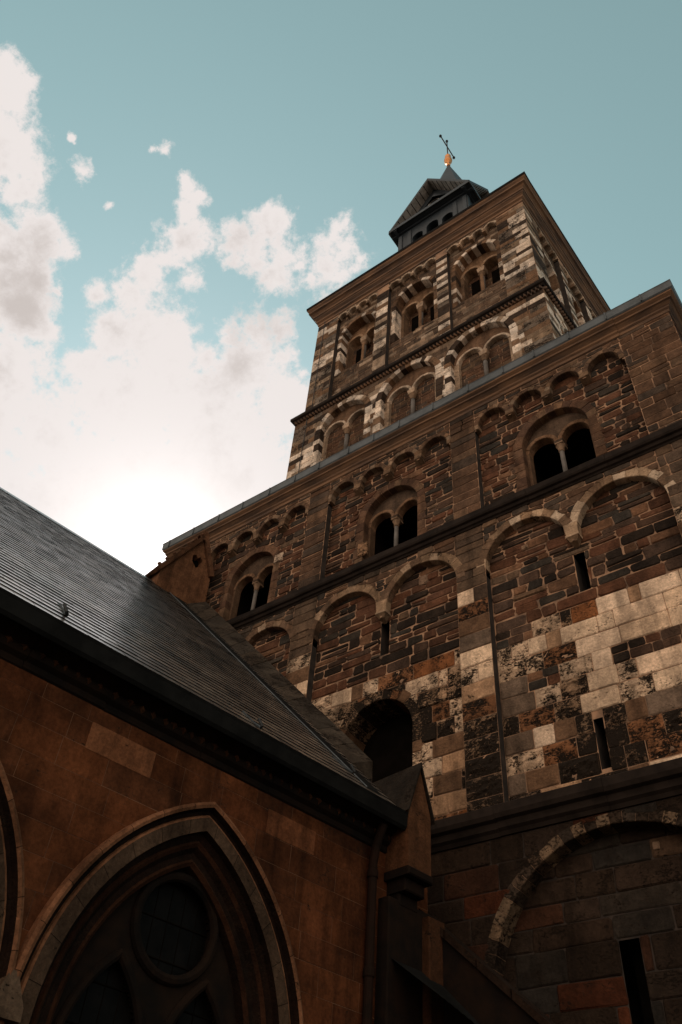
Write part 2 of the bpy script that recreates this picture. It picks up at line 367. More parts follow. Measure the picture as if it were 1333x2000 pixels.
def masonry(mb, F, a0, a1, z0, z1, d, style, palette, cuts=(), rows=None, mat='stone'):
    """style: row heights, lengths, joint, chamfer, jitter, relief, split chance"""
    h0, h1, l0, l1, gap, cham, jit, rel, split = style
    for (zb, zt) in rows or rows_between(z0, z1, h0, h1):
        a = a0 - (rnd.uniform(0, l0) if a1 - a0 > 1.2 else 0)
        while a < a1 - .01:
            l = rnd.uniform(l0, l1) * (1.25 if rnd.random() < .12 else 1)
            if a1 - a - l < l0 * .55: l = a1 - a
            quads = [(max(a, a0), min(a + l, a1), zb, zt)]
            if rnd.random() < split:
                zm = zb + (zt - zb) * rnd.uniform(.4, .6); quads = [(max(a, a0), min(a + l, a1), zb, zm), (max(a, a0), min(a + l, a1), zm, zt)]
            a += l
            for (x0, x1, y0, y1) in quads:
                if x1 - x0 < .05: continue
                s = jit * .8
                polys = [[(x0, y0 + J(s)), (x1, y0 + J(s)), (x1, y1 + J(s)), (x0, y1 + J(s))]]
                for (arch, grow) in cuts: polys = arch.cut(polys, grow)
                for p in polys:
                    uc = sum(q[0] for q in p) / len(p); zc = sum(q[1] for q in p) / len(p)
                    tint, hk = palette(uc, zc)
                    put_stone(mb, F, p, d, rel * hk * rnd.uniform(.5, 1.4), tint, gap, cham, jit, mat)
def plate(mb, F, d, a0, a1, z0, z1, mat, cuts=(), tint=(1, 1, 1, 0)):
    """flat backing with the openings left out (edges hide under the arch rings)"""
    xs = {a0, a1}
    for (A, g) in cuts:
        Rr = A.r + g
        for i in range(0, 33):
            x = A.cx - Rr * math.cos(math.pi * i / 32) if A.head else A.cx + Rr * (-1 + i / 16)
            if a0 < x < a1: xs.add(x)
    xs = sorted(xs)
    for xa, xb in zip(xs, xs[1:]):
        if xb - xa < 1e-5: continue
        xm = (xa + xb) / 2; iv = sorted(i for i in (A.interval(xm, g) for A, g in cuts) if i)
        z = z0
        for lo, hi in iv + [(z1, z1)]:
            lo = min(max(lo, z0), z1)
            if lo > z + 1e-5: mb.face([F(xa, z, d), F(xb, z, d), F(xb, lo, d), F(xa, lo, d)], mat, tint)
            z = max(z, min(hi, z1))
def arch_ring(mb, F, A, w, df, db, n, tintf, gap=.006, jamb=None, arc=(0, math.pi), proud=0.0, jh=(.22, .36), jw=None):
    """voussoirs round the head of opening A, jamb blocks below down to z = jamb"""
    r = A.r; a0, a1 = arc
    for i in range(n):
        b0, b1 = a0 + (a1 - a0) * i / n, a0 + (a1 - a0) * (i + 1) / n
        g = gap / (r + w / 2); t = tintf(i, n, 'v'); ww = w * rnd.uniform(.92, 1.06); pf = df + proud + J(.008); e = .012
        k = 3 if n < 14 else 2; vs = []; 
        for j in range(k + 1):
            a = b0 + g + (b1 - b0 - 2 * g) * j / k; ca, sa = math.cos(a), math.sin(a)
            P = lambda rr, d: F(A.cx + rr * ca, A.spring + rr * sa, d)
            vs += [P(r, db), P(r, pf - e), P(r + e, pf), P(r + ww - e, pf), P(r + ww, pf - e), P(r + ww, min(db, df - .12))]
        fs = []
        for j in range(k):
            for q in range(5): fs.append((j * 6 + q, j * 6 + q + 1, j * 6 + q + 7, j * 6 + q + 6))
        fs += [tuple(range(6)), tuple(k * 6 + q for q in range(5, -1, -1))]
        mb.mesh(vs, fs, 'stone', t)
    # mortar bed behind the joints
    K = 28; vs = []
    for j in range(K + 1):
        a = a0 + (a1 - a0) * j / K
        vs += [F(A.cx + (r + .008) * math.cos(a), A.spring + (r + .008) * math.sin(a), d) for d in (db, df - .012)] + [F(A.cx + (r + w * .9) * math.cos(a), A.spring + (r + w * .9) * math.sin(a), df - .012)]
    fs = []
    for j in range(K): fs += [(j * 3, j * 3 + 1, j * 3 + 4, j * 3 + 3), (j * 3 + 1, j * 3 + 2, j * 3 + 5, j * 3 + 4)]
    mb.mesh(vs, fs, 'mortar')
    if jamb is not None and A.spring - jamb > .1:
        jw = jw or w
        for sg in (-1, 1):
            for (zb, zt) in rows_between(jamb, A.spring, *jh):
                t = tintf(int(zb * 7), 0, 'j'); ww = jw * rnd.uniform(.85, 1.25)
                x0, x1 = sorted((A.cx + sg * r, A.cx + sg * (r + ww)))
                mb.box(F, x0, x1, zb + gap / 2, zt - gap / 2, db, df + proud + J(.006), 'stone', t, bev=.012)
            x0, x1 = sorted((A.cx + sg * (r + .008), A.cx + sg * (r + jw * .8)))
            mb.box(F, x0, x1, jamb, A.spring, db, df - .012, 'mortar')
def moulding(mb, F, a0, a1, prof, mat, ret0=0., ret1=0., tint=(1, 1, 1, 0), joints=0.):
    """prof: (out, z) pairs, swept from a0 to a1; mitred returns of the given depth at either end"""
    segs = []
    if joints:
        a = a0; 
        while a < a1 - .02:
            l = min(rnd.uniform(.8, 1.25) * joints, a1 - a)
            if a1 - a - l < joints * .3: l = a1 - a
            segs.append((a, a + l)); a += l
    else: segs = [(a0, a1)]
    for (b0, b1) in segs:
        e0 = 1 if (ret0 and b0 == a0) else 0; e1 = 1 if (ret1 and b1 == a1) else 0
        g0 = 0 if e0 else .003 * bool(joints); g1 = 0 if e1 else .003 * bool(joints); off = J(.006) if joints else 0
        vs = [F(b0 + g0 - o * e0, z + off, o + off) for o, z in prof] + [F(b1 - g1 + o * e1, z + off, o + off) for o, z in prof]
        n = len(prof); fs = [(i, i + 1, n + i + 1, n + i) for i in range(n - 1)]
        fs.append(tuple(range(n))[::-1]) if not e0 else None
        fs.append(tuple(range(n, 2 * n))) if not e1 else None
        mb.mesh(vs, fs, mat, tint)
    n = len(prof)
    for rt, a, sg in ((ret0, a0, -1), (ret1, a1, 1)):
        if not rt: continue
        vs = [F(a + sg * o, z, o) for o, z in prof] + [F(a + sg * o, z, -rt) for o, z in prof]
        mb.mesh(vs, [(i, i + 1, n + i + 1, n + i) for i in range(n - 1)], mat, tint)

# stone colours (linear albedo), last number = crust
RUB = [((.074, .038, .024, .10), 5), ((.056, .037, .028, .14), 5), ((.088, .044, .028, .10), 4), ((.021, .016, .013, .2), 5), ((.036, .032, .028, .14), 3), ((.12, .068, .042, .08), 2), ((.095, .066, .046, .10), 1)]
def pick(tab):
    k = rnd.uniform(0, sum(q for _, q in tab))
    for c, q in tab:
        k -= q
        if k <= 0: return c
    return tab[-1][0]
def pal_rubble(u, z): return var(pick(RUB), .22), 1.0
CRM, WHT, TAN = (.50, .40, .305, .22), (.56, .455, .36, .17), (.30, .20, .13, .16)
ASH = {'C': CRM, 'W': WHT, 'T': TAN, 'P': (.44, .345, .26, .50), 'D': (.27, .19, .13, .70), 'K': (.17, .12, .085, .86), 'G': (.125, .095, .074, .16),
       'O': (.19, .080, .034, .36), 'B': (.185, .092, .048, .55), 'R': (.055, .040, .031, .14), 'N': (.115, .072, .046, .14)}
def code(s): 
    return var(ASH[rnd.choice(s)], .1)
RUBBLE = (.13, .27, .22, .70, .012, .030, .016, .020, .12)
ASHLAR = (.32, .40, .45, .95, .007, .018, .006, .018, .0)
SMALL = (.16, .26, .22, .5, .007, .012, .004, .012, .05)

# ------------------------------------------------------------------ the westwork: a broad block of rubble and ashlar
FW = Frame((0, 12, 0), (1, 0, 0), (0, -1, 0))
XL, XR = -17.10, -0.70
PIL = [(XL, -15.35), (-11.36, -10.64), (-6.66, -5.94), (-1.95, XR)]       # pilaster strips
PD = -0.19                                                               # panels lie this far behind the pilasters
BAYS = [(-15.35, -11.36), (-10.64, -6.66), (-5.94, -1.95)]
WINX = [-13.42, -8.62, -3.98]
west = thing('church_westwork', 'broad dark rubble stone church front with rows of blind arches and twin windows', 'church', (-8.9, 12, 0))
ww = MB()
Z_CORN, Z_SIL, Z_UP0, Z_FR, Z_TOP = 8.16, 15.10, 15.30, 18.40, 19.42
def pal_west_pil(u, z):
    if z > 13.3:
        if z > Z_UP0: return var(pick([((.080, .050, .034, .08), 4), ((.10, .066, .045, .1), 2), ((.055, .042, .034, .1), 2)]), .2), 1
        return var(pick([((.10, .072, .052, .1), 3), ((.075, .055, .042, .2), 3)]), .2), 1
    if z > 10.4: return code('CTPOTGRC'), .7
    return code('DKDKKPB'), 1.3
# backing planes
for a0, a1 in PIL: plate(ww, FW, 0, a0, a1, Z_CORN - .1, Z_TOP + .1, 'mortar')
front_cuts, lower_arches = [], []
# upper storey: corbel table
frieze = []
for (a0, a1) in BAYS:
    s = (a1 - a0) / 4
    for i in range(4): frieze.append(Arch(a0 + s * (i + .5), .385, 18.60, Z_FR))
plate(ww, FW, 0, BAYS[0][0], BAYS[2][1], Z_FR, Z_TOP + .1, 'mortar', [(A, .07) for A in frieze])
mid = []
for bi, (a0, a1) in enumerate(BAYS):
    wdt = (a1 - a0 - .25) / 2; rr = wdt / 2
    mid += [Arch(a0 + rr + .0, rr, 13.72, 13.50), Arch(a1 - rr, rr, 13.72, 13.50)]
plate(ww, FW, 0, BAYS[0][0], BAYS[2][1], 13.50, Z_UP0, 'mortar', [(A, .10) for A in mid])
wins = [Arch(x, .83, 17.18, Z_UP0) for x in WINX]
for bi, (a0, a1) in enumerate(BAYS):
    plate(ww, FW, PD, a0, a1, Z_UP0 - .1, Z_TOP, 'mortar', [(wins[bi], .11)])
SLITS = [(-8.65, 12.58, 13.5, .115), (-3.95, 12.32, 13.30, .115), (-4.16, 8.62, 9.55, .085)]
slits = [Arch(x, r, z1, z0, head=False) for x, z0, z1, r in SLITS]
door = Arch(-8.78, .88, 10.55, 9.0)
for bi, (a0, a1) in enumerate(BAYS):
    plate(ww, FW, PD, a0, a1, Z_CORN - .1, 15.2, 'mortar', [(q, 0.) for q in slits] + ([(door, .12)] if bi == 1 else []))
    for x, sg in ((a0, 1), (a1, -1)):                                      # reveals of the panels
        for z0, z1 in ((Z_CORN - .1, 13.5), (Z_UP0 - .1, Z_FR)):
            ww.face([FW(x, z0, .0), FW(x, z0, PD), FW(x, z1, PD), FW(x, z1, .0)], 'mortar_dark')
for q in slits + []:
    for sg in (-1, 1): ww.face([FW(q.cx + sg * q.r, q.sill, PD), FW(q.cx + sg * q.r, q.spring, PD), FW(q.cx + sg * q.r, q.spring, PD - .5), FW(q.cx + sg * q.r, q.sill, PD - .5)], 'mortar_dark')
# stones: pilasters
for (a0, a1) in PIL:
    masonry(ww, FW, a0, a1, Z_UP0, Z_TOP, 0, (.20, .34, .35, .8, .010, .022, .008, .016, .05), pal_west_pil)
    masonry(ww, FW, a0, a1, 13.3, Z_SIL, 0, (.22, .34, .4, .75, .010, .02, .008, .014, .0), pal_west_pil)
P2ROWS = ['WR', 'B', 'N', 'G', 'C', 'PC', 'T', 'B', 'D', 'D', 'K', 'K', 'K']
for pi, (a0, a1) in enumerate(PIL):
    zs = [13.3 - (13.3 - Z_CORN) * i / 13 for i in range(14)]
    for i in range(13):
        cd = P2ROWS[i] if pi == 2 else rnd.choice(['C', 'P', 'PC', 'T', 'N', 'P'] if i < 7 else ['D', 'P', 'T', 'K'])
        n = len(cd); l = (a1 - a0) / n; cut = .55 if n == 2 else 1
        xs = [a0, a0 + (a1 - a0) * cut, a1] if n == 2 else [a0, a1]
        for q in range(n):
            t = var(ASH[cd[q]], .08)
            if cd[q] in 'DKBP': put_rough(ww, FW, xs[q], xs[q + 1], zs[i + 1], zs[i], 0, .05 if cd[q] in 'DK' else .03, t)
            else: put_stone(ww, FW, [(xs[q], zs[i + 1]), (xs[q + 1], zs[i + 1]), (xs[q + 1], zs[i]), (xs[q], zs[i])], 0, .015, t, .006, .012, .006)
# front layer above the corbel tables and above the big blind arches
pal_tab = lambda u, z: (var(pick([((.085, .054, .037, .08), 4), ((.055, .044, .036, .1), 3), ((.12, .085, .060, .06), 2), ((.036, .031, .027, .1), 2)]), .2), 1.0)
for (a0, a1) in BAYS:
    masonry(ww, FW, a0, a1, Z_FR, Z_TOP, 0, (.12, .21, .20, .58, .011, .024, .014, .016, .08), pal_tab, [(A, .12) for A in frieze])
    masonry(ww, FW, a0, a1, 13.5, Z_SIL, 0, RUBBLE, pal_tab, [(A, .18) for A in mid])
# panels
for bi, (a0, a1) in enumerate(BAYS):
    masonry(ww, FW, a0, a1, Z_UP0, Z_TOP - .2, PD, (.12, .27, .18, .68, .013, .034, .018, .022, .14), pal_rubble, [(wins[bi], .22)])
    cuts = [(q, .0) for q in slits] + ([(door, .2)] if bi == 1 else [])
    masonry(ww, FW, a0, a1, 12.03, 14.9, PD, (.14, .30, .24, .85, .013, .034, .018, .022, .12), pal_rubble, cuts)
BAY3 = [   # blocks of the ashlar from the top course down: (code, length) from the pilaster rightwards
    [('R', .8), ('P', .6), ('D', .22), ('O', .52), ('W', .62), ('T', .22), ('W', .75), ('C', .6)],
    [('P', .30), ('P', .34), ('C', .36), ('T', .28), ('C', .7), ('C', .30), ('W', .9), ('C', .6)],
    [('P', .95), ('B', .66), ('W', .85), ('C', .9), ('C', .9)],
    [('G', .55), ('R', .6), ('P', .6), ('W', .35), ('R', .3), ('R', .55), ('R', .5), ('C', .3)],
    [('G', .7), ('P', .5), ('D', .52), ('C', .55), ('P', .35), ('W', 1.15), ('C', .5)],
    [('D', .33), ('B', .7), ('D', .5), ('C', .7), ('P', .6), ('C', .75), ('P', .6)],
    [('G', .58), ('W', .40), ('N', .40), ('D', .5), ('K', .4), ('N', .35), ('G', .8), ('G', .6)],
    [('P', .72), ('B', .62), ('K', .5), ('K', .4), ('B', .6), ('D', .5), ('P', .7)],
    [('G', .35), ('N', .6), ('K', .7), ('K', .45), ('K', .35), ('B', .7), ('P', .8)],
    [('K', .6), ('T', .72), ('K', .8), ('N', .35), ('C', .9), ('P', .6), ('K', .5)]]
BAY2 = [
    [('P', .6), ('C', .55), ('N', .3), ('P', .4), ('B', .9), ('O', 1.0), ('P', .5)],
    [('P', .8), ('D', .5), ('B', .35), ('O', .4), ('D', .45), ('P', .8), ('P', .2), ('D', .4)],
    [('D', .7), ('P', .5), ('B', .6), ('D', .5), ('P', .5), ('D', .7), ('D', .4)],
    [('P', .5), ('D', .7), ('K', .7), ('D', .6), ('K', .7), ('B', .4), ('P', .4)],
    [('D', .6), ('P', .6), ('K', .7), ('D', .6), ('K', .8), ('D', .4), ('P', .4)],
    [('T', .6), ('D', .6), ('K', .7), ('D', .6), ('P', .7), ('N', .7), ('N', .3)],
    [('D', .8), ('T', .6), ('K', .7), ('D', .7), ('P', .6), ('T', .6), ('T', .5)],
    [('N', .6), ('T', .6), ('K', .7), ('D', .6), ('P', .7), ('N', .6), ('K', .4)],
    [('D', .6), ('K', .6), ('K', .7), ('D', .6), ('P', .5), ('T', .5), ('T', .6)],
    [('D', .6), ('T', .6), ('D', .7), ('K', .6), ('D', .6), ('B', .6), ('O', .6)]]
for bi, table in ((0, BAY2[::-1][:0] or BAY2), (1, BAY2), (2, BAY3)):
    a0, a1 = BAYS[bi]; ztop = 12.03; hrow = (ztop - Z_CORN) / 10; zz = ztop
    for row in table:
        tot = sum(l for _, l in row); k = max(1.0, (a1 - a0) / tot); a = a0; h = hrow
        for cd, l in row:
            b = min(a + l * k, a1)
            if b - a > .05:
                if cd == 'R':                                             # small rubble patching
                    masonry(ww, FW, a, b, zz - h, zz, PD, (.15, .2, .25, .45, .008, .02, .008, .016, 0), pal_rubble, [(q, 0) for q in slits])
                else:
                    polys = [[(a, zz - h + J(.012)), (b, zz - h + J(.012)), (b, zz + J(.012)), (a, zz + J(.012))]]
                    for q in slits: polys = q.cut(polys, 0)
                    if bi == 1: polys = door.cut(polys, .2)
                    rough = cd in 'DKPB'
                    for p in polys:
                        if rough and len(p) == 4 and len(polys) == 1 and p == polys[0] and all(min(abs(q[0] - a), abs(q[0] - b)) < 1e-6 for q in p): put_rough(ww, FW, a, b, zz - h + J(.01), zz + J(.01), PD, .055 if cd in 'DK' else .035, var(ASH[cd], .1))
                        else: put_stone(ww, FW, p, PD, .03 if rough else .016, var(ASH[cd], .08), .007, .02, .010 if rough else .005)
            a = b
        zz -= h
# lowest storey with the great blind arch
great = Arch(-4.2, 2.15, 5.45, 0)
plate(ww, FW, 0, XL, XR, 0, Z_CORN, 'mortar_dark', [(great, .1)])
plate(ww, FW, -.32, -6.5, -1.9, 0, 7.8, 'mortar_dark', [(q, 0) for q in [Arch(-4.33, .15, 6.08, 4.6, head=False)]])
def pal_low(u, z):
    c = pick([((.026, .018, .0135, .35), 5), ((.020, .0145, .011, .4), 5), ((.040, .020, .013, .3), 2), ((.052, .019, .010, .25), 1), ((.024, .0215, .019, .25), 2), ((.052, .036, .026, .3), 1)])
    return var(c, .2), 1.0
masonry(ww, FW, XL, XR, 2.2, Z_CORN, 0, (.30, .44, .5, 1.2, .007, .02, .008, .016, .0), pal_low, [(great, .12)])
slot = Arch(-4.33, .15, 6.08, 4.6, head=False)
masonry(ww, FW, -6.5, -1.9, 2.2, 7.8, -.32, (.26, .46, .5, 1.3, .008, .025, .010, .022, .05), pal_low, [(slot, .0)])
put_stone(ww, FW, [(-3.72, 7.22), (-3.60, 7.22), (-3.60, 7.34), (-3.72, 7.34)], -.3, .05, var((.2, .14, .1, .1)), .004, .02, .004)
put_stone(ww, FW, [(-9.30, 15.95), (-9.60, 15.95), (-9.60, 16.42), (-9.30, 16.42)][::-1], PD, .05, (.30, .19, .12, .55), .004, .02, .004)   # carved panel beside the window
put_stone(ww, FW, [(-7.75, 14.12), (-7.48, 14.12), (-7.48, 14.42), (-7.75, 14.42)], PD, .04, (.17, .12, .09, .45), .004, .02, .004)
put_stone(ww, FW, [(-12.58, 17.18), (-12.25, 17.18), (-12.25, 17.52), (-12.58, 17.52)], PD, .045, (.46, .38, .31, .42), .004, .01, .004)   # pale patched block
put_stone(ww, FW, [(-14.62, 15.35), (-14.25, 15.35), (-14.25, 15.9), (-14.62, 15.9)], PD, .04, (.46, .38, .31, .3), .004, .01, .004)
put_stone(ww, FW, [(-5.15, 13.95), (-4.98, 13.95), (-4.98, 14.1), (-5.15, 14.1)], PD, .04, (.20, .14, .10, .1), .004, .02, .004)
# right-hand flank and back of the block
FR_ = Frame((XR, 12, 0), (0, 1, 0), (1, 0, 0))
plate(ww, FR_, 0, 0, 9, 0, Z_TOP + .1, 'mortar')
masonry(ww, FR_, 0, 8.9, 2, Z_TOP, 0, RUBBLE, pal_rubble)
ww.box(FW, XL, XR - .02, 0, Z_TOP, -9, -1.9, 'mortar_dark')
ww.face([FW(XL, 0, 0), FW(XL, 0, -2), FW(XL, Z_TOP, -2), FW(XL, Z_TOP, 0)], 'mortar')
ww.build('wall', west)
def rep(name, fn, parent=west, **k):
    mb = MB(); fn(mb); return mb.build(name, parent, **k)
# cornice, gutter, string courses
rep('cornice', lambda mb: moulding(mb, FW, XL, XR, [(0, 19.28), (.035, 19.30), (.035, 19.40), (.075, 19.44), (.075, 19.50), (.15, 19.58), (.19, 19.60), (.19, 19.66), (.26, 19.72), (.27, 19.78), (-.2, 19.80)], 'moulding', ret0=2, ret1=8, joints=1.6))
def gutter(mb):
    moulding(mb, FW, XL, XR, [(.0, 19.77), (.27, 19.765), (.30, 19.80), (.305, 20.03), (.32, 20.06), (.28, 20.07), (.26, 19.99), (-.3, 19.98)], 'lead', ret0=2, ret1=8)
    a = XL
    while a < XR:
        mb.box(FW, a, a + .03, 19.79, 20.07, .26, .33, 'lead'); a += rnd.uniform(.85, 1.1)
rep('gutter', gutter)
rep('string_course', lambda mb: moulding(mb, FW, XL, XR, [(-.2, 15.02), (.03, 15.02), (.05, 15.06), (.09, 15.08), (.11, 15.15), (.16, 15.17), (.18, 15.22), (.18, 15.36), (.14, 15.39), (-.2, 15.46)], 'string', ret0=1, ret1=8, joints=2.0))
rep('string_course', lambda mb: moulding(mb, FW, XL, XR, [(-.4, 7.80), (.04, 7.80), (.07, 7.86), (.12, 7.9), (.14, 8.0), (.21, 8.03), (.24, 8.10), (.24, 8.24), (.18, 8.28), (-.2, 8.40)], 'string', ret0=1, ret1=8, joints=2.2))
rep('flat_roof', lambda mb: mb.box(FW, XL, XR, 19.8, 19.95, -9, -.2, 'lead'))
# corbel tables
def corbel_table(a0, a1, As):
    def fn(mb):
        for A in As:
            arch_ring(mb, FW, A, .14, .012, PD - .01, 9, lambda i, n, k: var(pick([((.13, .088, .060, .08), 3), ((.085, .056, .040, .1), 3), ((.20, .15, .11, .1), 1)]), .2), gap=.005)
        s = (a1 - a0) / 4; hw = (s - .77) / 2
        for i in range(5):
            x = a0 + s * i; x0, x1 = max(a0, x - hw), min(a1, x + hw)
            t = var((.15, .105, .072, .12), .2)
            mb.box(FW, x0, x1, 18.45, 18.62, PD, .02, 'stone', t, bev=.01)
            if 0 < i < 4:
                mb.mesh([FW(x0, 18.44, .03), FW(x1, 18.44, .03), FW(x1, 18.50, .03), FW(x0, 18.50, .03), FW(x0, 18.34, PD), FW(x1, 18.34, PD), FW(x1, 18.50, PD), FW(x0, 18.50, PD)],
                        [(0, 1, 2, 3), (4, 5, 1, 0), (0, 3, 7, 4), (1, 5, 6, 2)], 'stone', var((.13, .09, .062, .15), .2))
    rep('corbel_table', fn)
for bi, (a0, a1) in enumerate(BAYS): corbel_table(a0, a1, frieze[bi * 4:bi * 4 + 4])
# big blind arches in pairs with a hanging corbel
def blind_pair(bi):
    A, B = mid[2 * bi], mid[2 * bi + 1]
    def tf(i, n, k): return var(pick([((.33, .255, .185, .30), 4), ((.22, .155, .105, .2), 3), ((.14, .095, .065, .2), 2), ((.40, .33, .26, .15), 2)]) if bi == 2 else pick([((.20, .145, .10, .25), 4), ((.125, .085, .06, .2), 3), ((.30, .23, .17, .3), 1)]), .12)
    for Q in (A, B): rep('blind_arch', lambda mb: arch_ring(mb, FW, Q, .22, .012, PD - .01, 12, tf, gap=.004))
    x0, x1 = A.cx + A.r, B.cx - B.r
    def fn(mb):
        t = var((.27, .20, .14, .18), .1)
        mb.mesh([FW(x0 - .03, 13.98, .02), FW(x1 + .03, 13.98, .02), FW(x1, 13.66, .02), FW(x0, 13.66, .02), FW(x0 - .03, 13.98, PD), FW(x1 + .03, 13.98, PD), FW(x1, 13.66, PD), FW(x0, 13.66, PD)],
                [(3, 2, 1, 0), (0, 4, 7, 3), (1, 2, 6, 5), (3, 7, 6, 2)], 'stone', t)
        mb.box(FW, x0 - .02, x1 + .02, 13.60, 13.665, PD, .045, 'stone', var((.34, .26, .19, .15), .1), bev=.01)
        vs = [FW(x0, 13.60, .03), FW(x1, 13.60, .03), FW(x1 - .05, 13.50, -.02), FW(x0 + .05, 13.50, -.02), FW(x1 - .09, 13.44, PD), FW(x0 + .09, 13.44, PD), FW(x0, 13.60, PD), FW(x1, 13.60, PD)]
        mb.mesh(vs, [(0, 1, 2, 3), (3, 2, 4, 5), (0, 3, 5, 6), (1, 7, 4, 2)], 'stone', var((.16, .115, .08, .2), .1))
    rep('hanging_corbel', fn)
for bi in range(3): blind_pair(bi)
def great_ring(mb):
    arch_ring(mb, FW, great, .20, .02, -.34, 34, lambda i, n, k: var(pick([((.16, .12, .085, .45), 4), ((.045, .035, .028, .5), 4), ((.10, .07, .05, .5), 2)]), .2), gap=.004, jamb=2.5)
rep('great_arch', great_ring)
# doorway high in the wall, and the arrow slits
def doorway(mb):
    arch_ring(mb, FW, door, .26, PD + .02, PD - .7, 13, lambda i, n, k: code('DDNBPK') if k == 'v' else code('DPNT'), gap=.006, jamb=9.0, jw=.25)
    mb.box(FW, door.cx - .95, door.cx + .95, 8.9, 9.0, PD - .75, PD + .02, 'mortar_dark')
dw = rep('doorway', doorway)
mb = MB(); mb.box(FW, door.cx - .88, door.cx + .88, 9.0, 11.5, PD - .74, PD - .70, 'interior'); mb.build('door_leaf', dw)
for q in slits + [slot]:
    dep = -.32 if q is slot else PD
    rep('arrow_slit', lambda mb: mb.box(FW, q.cx - q.r - .01, q.cx + q.r + .01, q.sill - .02, q.spring + .02, dep - .52, dep - .5, 'interior'))

# ------------------------------------------------------------------ twin windows (round outer arch, two openings, a column)
def twin_window(parent, name, F, A, dpan, rec, r, spr, off, ringw, ringt, innert, open_, zcol0, tymp, depth=1.4, ring_n=11, jamb_t=None, ped=None, capz=.34, sr=.07, wide=True, slots=None):
    """A outer arch cut in a face at depth dpan; inner plane rec further back with two arches of radius r at A.cx +- off"""
    mb = MB(); arch_ring(mb, F, A, ringw, dpan + .022, dpan - rec - .02, ring_n, ringt, gap=.005, jamb=A.sill)
    wn = mb.build(name, parent)
    din = dpan - rec; a, b = Arch(A.cx - off, r, spr, A.sill), Arch(A.cx + off, r, spr, A.sill)
    mb = MB()
    # tympanum, clipped to the outer arch
    xs = sorted({A.cx + A.r * math.cos(math.pi * i / 40) for i in range(41)} | {Q.cx + s * Q.r * math.cos(math.pi * i / 24) for Q in (a, b) for s in (1,) for i in range(25)})
    g = .05
    for xa, xb in zip(xs, xs[1:]):
        if xb - xa < 1e-4: continue
        xm = (xa + xb) / 2; top = lambda x: A.spring + math.sqrt(max(0, (A.r + .03) ** 2 - (x - A.cx) ** 2))
        lo = A.sill
        for Q in (a, b):
            if abs(xm - Q.cx) < Q.r + g: lo = Q.spring + math.sqrt((Q.r + g) ** 2 - (xm - Q.cx) ** 2)
        if abs(xm - A.cx) < off - r - g + .001 and not ped: lo = max(lo, spr - .05)
        if top(xm) > lo: mb.face([F(xa, lo, din), F(xb, lo, din), F(xb, max(lo, top(xb)), din), F(xa, max(lo, top(xa)), din)], 'stone', tymp)
    for Q in (a, b):
        arch_ring(mb, F, Q, min(.15, off - r + .01) if wide else off - r, din + .02, din - (.35 if slots else .22), 8, innert, gap=.004)
    mb.build('tympanum', wn)
    # side jambs of the openings (outer sides), the dark room or the blind infill behind
    db = din - (.22 if open_ else (.34 if slots else .15))
    for sg in (-1, 1):
        x0 = A.cx + sg * (off + r); x1 = A.cx + sg * (A.r + .02)
        q0, q1 = sorted((x0, x1)); mb = MB(); mb.box(F, q0, q1, A.sill, spr + .02, db, din + .004, 'stone', jamb_t or tymp, bev=.01); mb.build('jamb', wn)
    mb = MB()
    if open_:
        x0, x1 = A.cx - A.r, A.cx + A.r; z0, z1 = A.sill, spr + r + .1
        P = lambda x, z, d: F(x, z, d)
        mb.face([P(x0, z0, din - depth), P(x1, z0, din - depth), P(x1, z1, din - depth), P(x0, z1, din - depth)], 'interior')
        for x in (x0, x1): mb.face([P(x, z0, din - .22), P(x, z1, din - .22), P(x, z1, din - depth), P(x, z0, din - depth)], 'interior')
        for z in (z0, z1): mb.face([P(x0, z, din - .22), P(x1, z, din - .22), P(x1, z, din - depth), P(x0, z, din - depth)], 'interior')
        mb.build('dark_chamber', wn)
    else:
        mb.box(F, A.cx - A.r, A.cx + A.r, A.sill - .1, spr + r + .15, db - .1, db, 'mortar')
        masonry(mb, F, A.cx - A.r, A.cx + A.r, A.sill, spr + r + .1, db, (.13, .19, .25, .5, .006, .015, .006, .012, .05), lambda u, z: (var(pick([((.085, .052, .036, .06), 4), ((.06, .046, .037, .1), 2), ((.11, .075, .05, .05), 1)]), .2), 1.0))
        mb.build('blind_infill', wn)
        if slots:
            for sg in (-1, 1):
                mb = MB(); mb.box(F, A.cx + sg * off - slots[0], A.cx + sg * off + slots[0], slots[1], slots[2], db - .1, db + .022, 'interior'); mb.build('belfry_slot', wn)
    # column: base, shaft, capital with impost block
    c = F(A.cx, 0, din - .09)
    base, shaft, cap = MB(), MB(), MB(); hw = sr * 2.1; ct = (.22, .16, .115, .15)
    Z = lambda z: F.o.z + z
    z0 = zcol0
    base.box(F, A.cx - hw, A.cx + hw, z0, z0 + .16, din - .09 - hw, din - .09 + hw, 'stone', ct, bev=.012)
    base.lathe((c.x, c.y, Z(z0 + .16)), [(sr * 1.95, 0), (sr * 2.0, .03), (sr * 1.75, .06), (sr * 1.45, .075), (sr * 1.6, .10), (sr * 1.2, .13), (sr, .15)], 'stone', 16, ct)
    zc = spr - capz
    shaft.lathe((c.x, c.y, Z(z0 + .30)), [(sr, 0), (sr * .95, zc - z0 - .30)], 'shaft', 16)
    cap.lathe((c.x, c.y, Z(zc)), [(sr * .95, 0), (sr * 1.25, .012), (sr * 1.25, .035), (sr * 1.0, .045), (sr * 1.35, .12), (sr * 1.9, .20), (sr * 2.05, .22)], 'stone', 16, ct)
    iw = max(off - r + .01, sr * 2)
    cap.box(F, A.cx - iw * .85, A.cx + iw * .85, spr - capz + .21, spr - capz + .26, din - .26, din + .035, 'stone', ct, bev=.008)
